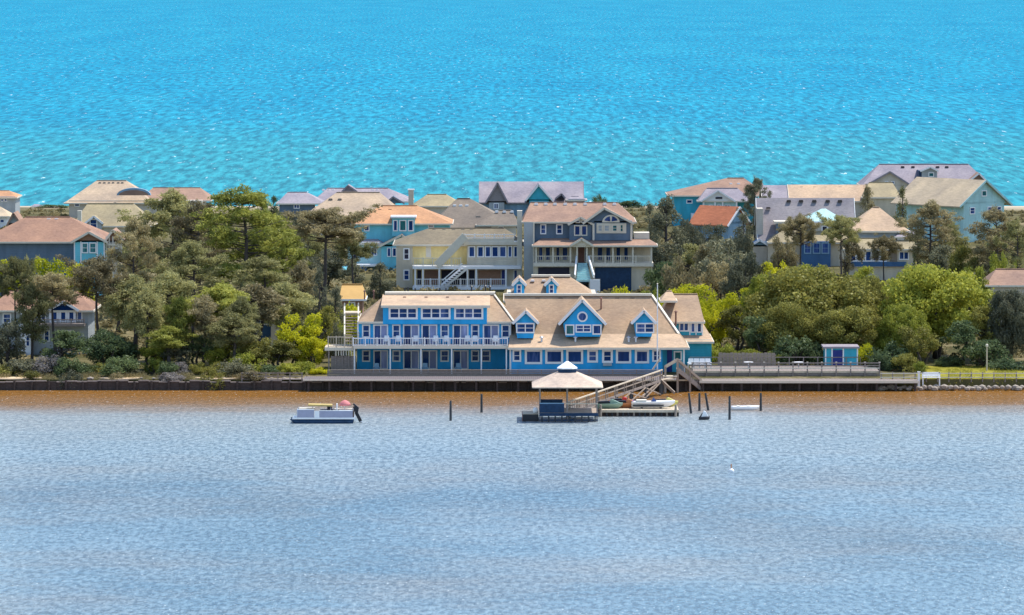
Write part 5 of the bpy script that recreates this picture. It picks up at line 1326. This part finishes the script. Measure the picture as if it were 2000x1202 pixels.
# ------------------------------------------------------------------ pier: bridge stair, ramp, gazebo, float
def pier():
    b = thing('footbridge', 'weathered wooden stair bridge and ramp leading from the shore to the gazebo', 'footbridge', (PX(1325, 598), 598, 0))
    # ramp: from peak landing to gazebo
    Ya, Yb = 597.2, 563.5
    A = lambda px, py, Y: Vector((PX(px, Y), Y, PZ(py, Y)))
    p0, p1, p2 = A(1318, 738, Ya), A(1290, 742, 594), A(1108, 805, Yb)
    wv = Vector((.25, 1.3, 0))
    n = 46
    for i in range(n):
        u = i / n; c = p1.lerp(p2, u); d = p1.lerp(p2, u + .8 / n)
        MB().prism([c, d, d + wv, c + wv], (0, 0, -.06)).build('plank', 'wood', b)
    MB().prism([p0, p1, p1 + wv, p0 + wv], (0, 0, -.1)).build('landing', 'woodlight', b)
    for s in (0, 1):
        o = wv * s
        MB().bar(p1 + o + Vector((0, 0, 1.0)), p2 + o + Vector((0, 0, 1.0)), .14, .11).build('handrail', 'woodlight', b)
        MB().bar(p1 + o + Vector((0, 0, .5)), p2 + o + Vector((0, 0, .5)), .06, .1).build('mid_rail', 'wood', b)
        MB().bar(p1 + o + Vector((0, 0, -.14)), p2 + o + Vector((0, 0, -.14)), .1, .22).build('stringer', 'woodgrey', b)
        for i in range(11):
            c = p1.lerp(p2, i / 10) + o
            MB().box(c.x - .07, c.x + .07, c.y - .07, c.y + .07, c.z - .25, c.z + 1.06).build('post', 'wood', b)
        if s == 0:
            mb = MB()
            for i in range(46):
                c = p1.lerp(p2, (i + .5) / 46) + o; mb.box(c.x - .025, c.x + .025, c.y - .025, c.y + .025, c.z, c.z + .95)
            tag(mb.build('balusters', 'wood', b), kind='stuff')
    for i in range(7):
        c = p1.lerp(p2, i / 6)
        for s in (0, 1):
            q = c + wv * s; MB().tube([(q.x, q.y, -1.5), (q.x, q.y, q.z - .1)], [.13, .12], 8).build('pile', 'pile', b)
    for i in range(6):
        c, d = p1.lerp(p2, i / 6), p1.lerp(p2, (i + 1) / 6)
        MB().bar(Vector((c.x, c.y - .16, .15)), Vector((d.x, d.y - .16, max(.3, d.z - .3))), .06, .14).build('cross_brace', 'wood', b)
        MB().bar(Vector((c.x, c.y - .24, max(.3, c.z - .3))), Vector((d.x, d.y - .24, .15)), .06, .14).build('cross_brace', 'wood', b)
    MB().bar(p1.lerp(p2, .04) + Vector((0, 0, -.3)), Vector((p1.lerp(p2, .2).x, p1.lerp(p2, .2).y, .4)), .12, .16).build('brace', 'wood', b)
    # stair over the walkway, peak then down to the right
    pk = A(1324, 704, 597.5); e0 = A(1300, 718, 597.5); e1 = A(1372, 746, 600.2)
    for s in (0, 1):
        o = Vector((0, 1.6 * s, 0))
        MB().bar(pk + o, e0 + o, .16, .2).build('handrail', 'woodlight', b)
        MB().bar(pk + o, e1 + o, .16, .2).build('handrail', 'wood', b)
        MB().bar(pk + o - Vector((0, 0, 1.1)), e1 + o - Vector((0, 0, .9)), .14, .45).build('stringer', 'woodgrey', b)
        for (c, zb) in ((pk + o, -1.5), (e0 + o, -1.5), (e1 + o, .3), (pk.lerp(e1, .5) + o, -1.5)):
            MB().box(c.x - .1, c.x + .1, c.y - .1, c.y + .1, zb, c.z + .08).build('post', 'wood', b)
        mb = MB()
        for i in range(14):
            c = pk.lerp(e1, (i + .5) / 14) + o; mb.box(c.x - .03, c.x + .03, c.y - .03, c.y + .03, c.z - 1.0, c.z - .06)
        tag(mb.build('balusters', 'woodgrey', b), kind='stuff')
    for i in range(12):
        c = (pk - Vector((0, 0, .95))).lerp(e1 - Vector((0, 0, .8)), i / 11); MB().box(c.x - .15, c.x + .15, c.y + .05, c.y + 1.55, c.z - .05, c.z).build('tread', 'wood', b)
    # broad upper landing
    q = A(1296, 721, 596.8); MB().box(q.x, pk.x - .1, 596.9, 598.9, q.z - .95, q.z - .85).build('landing', 'woodlight', b)
    MB().prism([pk + Vector((.1, 1.7, -1.0)), e1 + Vector((0, 1.2, -.8)), Vector((e1.x, e1.y + 1.2, -.5)), Vector((pk.x + .1, pk.y + 1.7, -.5))], (0, .08, 0)).build('skirt_and_shade_board', 'wooddark', b)  # dark panel added to paint the shaded void under the stair
    MB().bar(A(1290, 700, 597.8), A(1275, 722, 597.8), .9, .14).build('sloping_board', 'woodlight', b)
    MB().bar(A(1290, 742, 594.5), A(1318, 768, 592), .12, .3).build('brace', 'wood', b)

    # gazebo
    g = thing('gazebo', 'gazebo on piles with pale hipped roof, white cupola and dark blue screens', 'gazebo', (PX(1108, 563), 563, 0))
    Y0, Y1 = 558.8, 566.6
    x0, x1 = PX(1041, Y0), PX(1180, Y0); ze = PZ(757, Y0); ym = (Y0 + Y1) / 2; zr = PZ(727.5, ym)
    xa, xb = PX(1088, ym), PX(1128, ym)
    cx = (xa + xb) / 2
    # eight sided roof
    def ring(rx, ry, z, k=.42): 
        return [(cx - rx, ym - ry * k, z), (cx - rx * k, ym - ry, z), (cx + rx * k, ym - ry, z), (cx + rx, ym - ry * k, z), (cx + rx, ym + ry * k, z), (cx + rx * k, ym + ry, z), (cx - rx * k, ym + ry, z), (cx - rx, ym + ry * k, z)]
    rx = (x1 - x0) / 2; ry = (Y1 - Y0) / 2
    lo, hi = ring(rx, ry, ze, .95), ring((xb - xa) / 2, 1.0, zr, .8); lo2 = ring(rx, ry, ze - .1, .95)
    r8 = range(8)
    MB().add(lo + hi + lo2, [(i, (i + 1) % 8, 8 + (i + 1) % 8, 8 + i) for i in r8] + [(16 + i, 16 + (i + 1) % 8, (i + 1) % 8, i) for i in r8] + [tuple(range(8, 16)), tuple(range(23, 15, -1))]).build('roof', M['rooflight'], g)
    MB().prism(ring(.95, .7, zr - .05, .5), (0, 0, PZ(718, ym) - zr + .05)).build('louvre', 'navy', g)
    zc = PZ(718.5, ym); zt = PZ(706, ym)
    a, c2 = ring(1.05, .9, zc, .5), ring(.12, .12, zt, .5)
    MB().add(a + c2 + ring(1.05, .9, zc - .1, .5), [(i, (i + 1) % 8, 8 + (i + 1) % 8, 8 + i) for i in r8] + [(16 + i, 16 + (i + 1) % 8, (i + 1) % 8, i) for i in r8] + [tuple(range(8, 16)), tuple(range(23, 15, -1))]).build('cupola', 'white', g)
    zf = .95
    fx0, fx1, fy0, fy1 = PX(1053, 560), PX(1168, 560), 559.6, 566.0
    for i in range(26):
        y = fy0 + (fy1 - fy0) * i / 26; MB().box(fx0, fx1, y, y + (fy1 - fy0) / 26 - .02, zf - .06, zf).build('plank', 'wood', g)
    for fx in (0, .48, 1):
        for y in (fy0 + .1, fy1 - .1):
            x = fx0 + .1 + (fx1 - fx0 - .2) * fx; MB().box(x - .07, x + .07, y - .07, y + .07, -1.5, ze - .05).build('post', 'woodgrey', g)
    MB().box(fx0 + .05, PX(1102, 560), fy0 - .04, fy0 + .02, zf + .02, zf + .95).build('screen', 'navy', g)
    MB().box(fx0 + .05, PX(1102, 560), fy0 - .08, fy0 + .06, zf + .951, zf + 1.05).build('screen_rail', 'greyblue', g)
    MB().box(fx0 + .05, PX(1100, 560), fy1 - .05, fy1, zf + .02, zf + .9).build('screen', 'navy', g)
    MB().box(fx0 + .02, fx1, fy0 - .06, fy0 - .003, zf - .34, zf - .02).build('rim_beam', 'navy', g)
    MB().box(PX(1104, 560), fx1, fy0 - .03, fy0 + .03, zf + .9, zf + 1.0).build('rail', 'woodlight', g)
    MB().box(fx0, fx1, fy0 - .02, fy0 + .03, .12, .25).build('lower_beam', 'navy', g)
    for i in range(9):
        x = fx0 + .3 + (fx1 - fx0 - .6) * i / 8; MB().box(x - .08, x + .08, fy0 - .09, fy0 + .02, -1.2, zf - .35).build('fender_pile', 'pile', g)
    # barrel-like round fender at the gazebo's corner
    # lower boat slip platform on the left
    s = thing('swim_platform', 'low dark platform with white edge left of the gazebo', 'platform', (PX(1037, 561), 561, 0))
    xa, xb = PX(1021, 560.5), PX(1052, 560.5)
    for i in range(9): MB().box(xa, xb, 560.2 + .42 * i, 560.6 + .42 * i, .72, .78).build('plank', 'woodlight', s)
    MB().box(xa, xb, 560.12, 560.19, .05, .74).build('skirt', 'black', s); MB().box(xa - .08, xa - .003, 560.12, 564, .05, .74).build('skirt', 'rust', s)
    for (x, y) in ((xa + .2, 560.4), (xa + .2, 563.8), (xb - .2, 563.8)): MB().tube([(x, y, -1.5), (x, y, .7)], [.1, .1], 8).build('pile', 'pile', s)
    l = MB().lathe((PX(1046, 561), 561.2, .785), [(.05, 0), (.24, .05), (.28, .4), (.2, .55), (.05, .6)], 10).build('dock_box', 'white', smooth=True); tag(l, 'white rounded locker on the low platform left of the gazebo', 'locker')
    # floating dock
    f = thing('floating_dock', 'low sunlit jet ski dock on dark piles right of the gazebo', 'dock', (PX(1250, 568), 568, 0))
    xa, xb = PX(1172, 567), PX(1326, 567); y0, y1 = 566.2, 573.5; nb = 54; bw = (xb - xa) / nb; me = None
    for i in range(nb):
        a = xa + bw * i
        if me is None: o = MB().box(a, a + bw - .02, y0, y1, .62, .68).build('plank', 'woodlight', f); me = o.data; ax = a
        else:
            o = bpy.data.objects.new('plank', me); COL.objects.link(o); o.parent = f; o.location = (a - ax, 0, .006 * (i * 5 % 3))
    MB().box(xa, xb, y0 - .07, y0 - .004, .44, .70).build('edge_beam', 'woodlight', f)
    MB().box(xa, xb, y0 + .3, y0 + .5, .05, .42).build('lower_beam', 'wooddark', f)
    for i in range(15):
        x = xa + .1 + (xb - xa - .2) * i / 14
        MB().tube([(x, y0 + .15, -1.5), (x, y0 + .15, .6)], [.11, .11], 8).build('pile', 'pile' if i % 3 else 'wood', f)
    for i in range(5):
        x = xa + 1 + (xb - xa - 2) * i / 4; MB().tube([(x, y1 - .2, -1.5), (x, y1 - .2, .6)], [.12, .12], 8).build('pile', 'pile', f)
    for i, x in enumerate((xa + .06, xb - .35)): MB().tube([(x, y0 - .22, -1.5), (x, y0 - .22, 1.3)], [.13, .12], 8).build('mooring_pile', 'wood', f)
    return g
M['rooflight'] = shingle('pale_gazebo_shingles', (.66, .53, .42))
pier()

# ------------------------------------------------------------------ boats
def hull(mb, cx, cy, z, L, W, Hh, n=12, sheer=.12, tip=1.0):
    """boat hull lofted along x, bow at +x"""
    rows = []
    for i in range(n + 1):
        u = i / n; x = cx - L / 2 + L * u
        w = W / 2 * (1 - max(0, (u - .5) / .5) ** 2.2 * tip) * (.92 + .08 * min(1, u * 4)); w = max(w, .02)
        zt = z + Hh * (1 + sheer * u * u * 2); kb = z + Hh * .75 * max(0, (u - .72) / .28) ** 2
        rows.append([(x, cy - w, zt), (x, cy - w * .9, z + Hh * .45 + kb * .3), (x, cy - w * .35, kb), (x, cy + w * .35, kb), (x, cy + w * .9, z + Hh * .45 + kb * .3), (x, cy + w, zt)])
    k = 6
    mb.add([p for r in rows for p in r], [(i * k + j, (i + 1) * k + j, (i + 1) * k + (j + 1) % k, i * k + (j + 1) % k) for i in range(n) for j in range(k)] + [tuple(range(k)), tuple(range(n * k, n * k + k))[::-1]])
    return mb
def pontoon():
    Y = 559.0
    b = thing('pontoon_boat', 'pontoon boat with grey side panels and black outboard drifting off the walkway', 'boat', (PX(635, Y), Y, 0))
    x0, x1 = PX(567, Y), PX(690, Y)
    for y in (Y - 1.0, Y + 1.0):
        MB().tube([(x0, y, .42), (x0 + .5, y, .22), (x0 + 1.0, y, .14), (x1, y, .14)], [.05, .26, .34, .34], 12).build('pontoon', 'navy', b, smooth=True)
    MB().box(x0 + .25, x1 + .15, Y - 1.3, Y + 1.3, .48, .58).build('deck', 'metal', b)
    MB().box(x0 + .22, x1 + .18, Y - 1.33, Y - 1.305, .44, .62).build('deck_trim', 'white', b)
    xf = x0 + .75
    for (a, c, z1, m) in ((xf, xf + 1.75, 1.42, 'panel'), (xf + 2.3, x1 - .05, 1.30, 'panel')):
        MB().box(a, c, Y - 1.27, Y - 1.22, .62, z1).build('side_panel', m, b); MB().box(a, c, Y + 1.22, Y + 1.27, .62, z1).build('side_panel', m, b)
        MB().box(a, c, Y - 1.29, Y - 1.19, z1 + .002, z1 + .07).build('top_rail', 'white', b); MB().box(a, c, Y + 1.19, Y + 1.29, z1 + .002, z1 + .07).build('top_rail', 'white', b)
    MB().box(xf + 1.78, xf + 2.27, Y - 1.28, Y - 1.2, .62, 1.3).build('gate', 'white', b)
    MB().box(xf - .05, xf, Y - 1.2, Y + 1.2, .62, 1.4).build('bow_panel', 'metal', b)
    MB().box(xf + .1, xf + 1.7, Y - 1.15, Y - .55, .6, 1.48).build('bench_seat', 'cream', b, bevel=.05)
    MB().box(xf + .1, xf + 1.7, Y + .55, Y + 1.15, .6, 1.48).build('bench_seat', 'cream', b, bevel=.05)
    MB().box(x1 - 2.0, x1 - .2, Y + .5, Y + 1.15, .6, 1.4).build('bench_seat', 'cream', b, bevel=.05)
    MB().box(x1 - 1.5, x1 - .2, Y - 1.1, Y - .3, .6, 1.33).build('sun_lounge', 'white', b, bevel=.05)
    # folded bimini lying on its frame
    MB().bar((xf + 1.1, Y, 1.86), (xf + 3.6, Y, 1.80), 1.6, .16).build('folded_canopy', 'tanvas', b, bevel=.03)
    for x in (xf + 1.4, xf + 3.3):
        for y in (Y - 1.1, Y + 1.1): MB().tube([(x, y, .6), (x + .2, y * .4 + Y * .6, 1.8)], [.025, .025], 6).build('canopy_pole', 'metal', b)
    MB().box(x1 - 2.75, x1 - 2.25, Y + .1, Y + .7, .6, 1.75).build('console', 'dark', b, bevel=.05)
    h = MB().box(x1 - 2.15, x1 - 1.7, Y - .35, Y + .2, 1.15, 1.27).box(x1 - 1.78, x1 - 1.66, Y - .35, Y + .2, 1.25, 1.98).box(x1 - 2.0, x1 - 1.85, Y - .15, Y + .0, .6, 1.15).build('helm_chair', 'white', b, bevel=.03)
    # outboard
    ob = MB().prism([(x1 + .05, Y - .18, 1.15), (x1 + .45, Y - .18, .95), (x1 + .55, Y - .18, 1.35), (x1 + .25, Y - .18, 1.75), (x1 - .05, Y - .18, 1.65)], (0, .36, 0)).build('outboard_motor', 'black', b, bevel=.05)
    MB().bar((x1 + .25, Y, 1.1), (x1 + .75, Y, .12), .2, .34).build('motor_leg', 'black', b); MB().lathe((x1 + .82, Y, .05), [(.02, -.05), (.2, 0), (.02, .05)], 8).build('propeller', 'metal', b)
    MB().bar((x1 - .02, Y, 1.95), (x1 + .55, Y, 1.45), .3, .16).build('motor_cowl', 'black', b, bevel=.03)
    MB().box(x1 - .1, x1 + .05, Y - .6, Y + .6, .3, 1.2).build('transom', 'wooddark', b)
    p = thing('parasol', 'pink half open parasol at the stern of the pontoon boat', 'parasol', (x1 - .95, Y + .25, .6))
    MB().tube([(x1 - .95, Y + .25, .6), (x1 - .9, Y + .25, 2.35)], [.03, .03], 6).build('pole', 'metal', p)
    MB().lathe((x1 - .9, Y + .25, 1.75), [(.62, 0), (.55, .22), (.32, .46), (.03, .58)], 10).build('canopy', 'pink', p, smooth=True)
pontoon()
def jetski(px, Y, m1, m2, label, z=.69, L=2.9, rz=0.0, name='jet_ski'):
    x = PX(px, Y); b = thing(name, label, 'jet ski', (x, Y, z), rz=rz)
    hull(MB(), x, Y, z + .01, L, 1.05, .5, 10).build('hull', m1, b, smooth=True)
    MB().prism([(x - L * .42, Y - .2, z + .5), (x + L * .05, Y - .2, z + .55), (x + L * .0, Y - .2, z + .82), (x - L * .4, Y - .2, z + .78)], (0, .4, 0)).build('seat', 'black', b, bevel=.05)
    MB().prism([(x + L * .02, Y - .3, z + .5), (x + L * .42, Y - .3, z + .58), (x + L * .15, Y - .3, z + .95), (x + L * .04, Y - .3, z + .95)], (0, .6, 0)).build('cowl', m2, b, bevel=.06)
    MB().tube([(x + L * .06, Y - .42, z + 1.08), (x + L * .09, Y, z + 1.0), (x + L * .06, Y + .42, z + 1.08)], [.035, .04, .035], 6).build('handlebar', 'black', b)
jetski(1190, 568.2, 'green', 'green', 'green jet ski parked nearest the gazebo')
jetski(1222, 569.0, 'orange', 'orange', 'orange jet ski in the middle of the low dock', L=2.7)
jetski(1214, 571.5, 'purple', 'red', 'violet jet ski with red cowl behind the orange one', L=2.6)
jetski(1300, 570.6, 'yellowp', 'yellowp', 'yellow jet ski at the right end of the low dock', L=2.7)
def skiff():
    Y = 568.6; x = PX(1276, Y); b = thing('skiff', 'white runabout with dark stripe resting on the low dock', 'boat', (x, Y, .69))
    hull(MB(), x, Y, .78, 4.6, 1.7, .62, 14).build('hull', 'white', b, smooth=True)
    MB().box(x - 2.2, x + 1.1, Y - .83, Y - .78, .98, 1.12).build('stripe', 'black', b)
    MB().prism([(x - .2, Y - .55, 1.45), (x + .35, Y - .55, 1.42), (x + .05, Y - .55, 1.85)], (0, 1.1, 0)).build('windscreen', 'glass', b)
    MB().box(x - 1.8, x - .7, Y - .6, Y + .6, 1.40, 1.6).build('seat', 'cream', b, bevel=.05)
    for xx in (x - 1.2, x + .8): MB().box(xx - .1, xx + .1, Y - .6, Y + .6, .685, .8).build('cradle', 'wooddark', b)
    b['label'] = 'white runabout with dark stripe resting on the low dock'
skiff()
def small_craft():
    Y = YW(801); x = PX(1456, Y)
    b = thing('rowing_boat', 'small plain white rowing boat moored between two piles', 'boat', (x, Y, 0))
    hull(MB(), x, Y, -.1, 3.0, 1.15, .5, 12, .08).build('hull', 'white', b, smooth=True)
    MB().box(x - .9, x - .6, Y - .5, Y + .5, .42, .47).build('thwart', 'cream', b); MB().box(x + .2, x + .5, Y - .45, Y + .45, .43, .48).build('thwart', 'cream', b)
    Y = YW(820); x = PX(1376, Y)
    b = thing('jet_ski', 'small white and grey jet ski afloat beside the pile trio', 'jet ski', (x, Y, 0))
    hull(MB(), x, Y, -.12, 1.15, .7, .42, 8).build('hull', 'black', b, smooth=True)
    MB().prism([(x - .35, Y - .2, .28), (x + .45, Y - .2, .3), (x + .15, Y - .2, .85), (x - .05, Y - .2, .95)], (0, .4, 0)).build('cowl', 'white', b, bevel=.05)
    MB().prism([(x - .5, Y - .15, .28), (x - .15, Y - .15, .3), (x - .2, Y - .15, .75)], (0, .3, 0)).build('seat', 'black', b)
    for (px, pt, pb, lean, lab) in ((880, 783, 822, 0, 'lone dark pile nearest the pontoon boat'), (940.5, 770, 806, 0, 'lone dark pile midway between pontoon boat and gazebo'), (1348, 768, 808, .12, 'leaning pile nearest the low dock'),
                                    (1366.5, 768, 803, 0, 'upright pile of the trio by the low dock'), (1381, 768, 802, .16, 'leaning pile right in the trio by the low dock'), (1425.5, 774, 820, 0, 'thick dark pile left of the white rowing boat'), (1486.5, 768, 803, 0, 'dark pile right of the white rowing boat')):
        Y = YW(pb); x = PX(px, Y); z = PZ(pt, Y)
        p = MB().tube([(x + lean, Y, -1.6), (x + lean, Y, 0), (x - lean, Y, z)], [.14, .135, .11], 8).build('mooring_pile', 'pile', loc=(x, Y, 0)); tag(p, lab, 'pile', 'mooring piles')
    Y = YW(922); x = PX(1429, Y)
    b = thing('buoy', 'small orange and white buoy floating alone in the open sound', 'buoy', (x, Y, 0))
    MB().lathe((x, Y, -.15), [(.05, 0), (.26, .1), (.28, .28), (.2, .42), (.05, .48)], 12).build('float', 'white', b, smooth=True); MB().tube([(x, Y, .3), (x, Y, .75)], [.06, .05], 8).build('stem', 'orange', b)
small_craft()
def furniture():
    # flagpole
    Y = 605.6; x = PX(1284, Y)
    p = thing('flagpole', 'tall slim white flagpole before the inn porch', 'flagpole', (x, Y, 1.2))
    zt = PZ(556, Y); MB().tube([(x, Y, 1.2), (x, Y, zt)], [.085, .05], 8).build('pole', 'white', p); MB().lathe((x, Y, zt), [(.02, 0), (.1, .08), (.02, .17)], 8).build('finial', 'cream', p)
    # chairs
    def chair(px, Y, z, label, group, m='white', s=1.0):
        x = PX(px, Y); c = thing('deck_chair', label, 'chair', (x, Y, z), group)
        MB().prism([(x - .3 * s, Y - .25, z + .42), (x + .3 * s, Y - .25, z + .42), (x + .3 * s, Y + .3, z + .32), (x - .3 * s, Y + .3, z + .32)], (0, 0, .05)).build('seat', m, c)
        MB().prism([(x - .3 * s, Y + .3, z + .32), (x + .3 * s, Y + .3, z + .32), (x + .26 * s, Y + .55, z + 1.05), (x - .26 * s, Y + .55, z + 1.05)], (0, .05, 0)).build('backrest', m, c)
        for sx in (-1, 1):
            MB().box(x + sx * .34 - .04, x + sx * .34 + .04, Y - .3, Y - .22, z, z + .6).build('leg', m, c); MB().box(x + sx * .34 - .04, x + sx * .34 + .04, Y + .3, Y + .38, z, z + .6).build('leg', m, c)
            MB().box(x + sx * .34 - .07, x + sx * .34 + .07, Y - .34, Y + .4, z + .602, z + .64).build('armrest', m, c)
    zb = PZ(676, 607.6) + .01
    lab = ['white chair at the left end of the inn balcony', 'white chair by the second balcony door', 'white chair near the middle of the balcony left of its centre', 'white chair at the middle of the balcony', 'white chair right of the balcony middle', 'white chair before the fourth balcony door', 'white chair near the right balcony end', 'last white chair on the balcony by the dining wing']
    for p, l in zip((755, 778, 812, 851, 872, 913, 928, 968), lab): chair(p, 608.8, zb, l, 'balcony chairs')
    for p, l in zip((1350, 1361, 1372, 1383), ('white lounge chair on the raised deck nearest the inn porch', 'second white lounge chair from the porch on the raised deck', 'third white lounge chair from the porch on the raised deck', 'white lounge chair on the raised deck farthest from the porch')): chair(p, 609.5, 1.865, l, 'deck chairs by the porch', s=1.1)
    for p, l in zip((735, 830, 895), ('shaded chair under the balcony near its left end', 'shaded chair under the middle of the balcony', 'shaded chair under the balcony right half')): chair(p, 608.4, 1.42, l, 'chairs under the balcony', 'greyblue')
    Y = 606.6
    t = thing('lamp_post', 'slim pale post on the lawn under the right hand oak', 'post', (PX(1928, 610), 610, 1.4))
    x = PX(1928, 610); MB().tube([(x, 610, 1.3), (x, 610, PZ(678, 610))], [.09, .07], 8).build('pole', 'woodlight', t); MB().lathe((x, 610, PZ(678, 610)), [(.05, 0), (.16, .06), (.14, .28), (.03, .36)], 8).build('lamp_head', 'cream', t)
    # patio tables on the deck
    for px, l in ((1560, 'pale round table on the left of the raised deck middle'), (1462, 'pale round table near the board fence on the raised deck')):
        Y = 609; x = PX(px, Y); c = thing('patio_table', l, 'table', (x, Y, 1.865), 'patio tables'); MB().lathe((x, Y, 2.55), [(.55, 0), (.55, .05)], 14).build('table_top', 'white', c); MB().tube([(x, Y, 1.865), (x, Y, 2.55)], [.06, .06], 8).build('leg', 'metal', c)
    # sand road on the rise
    mb = MB(); pts = [(1240, 560, 3), (1300, 542, 3), (1350, 538, 3), (1410, 545, 3), (1440, 556, 3)]
    L0, L1 = [], []
    for px in range(1250, 1450, 12):
        Yc = 690 - (px - 1250) * .05; x = PX(px, Yc); L0.append((x, Yc - 5, ground(x, Yc - 5) + .12)); L1.append((x, Yc + 6, ground(x, Yc + 6) + .12))
    n = len(L0); mb.v = L0 + L1; mb.f = [(i, i + 1, n + i + 1, n + i) for i in range(n - 1)]
    tag(mb.build('sand_path', 'sandm'), kind='structure')
furniture()
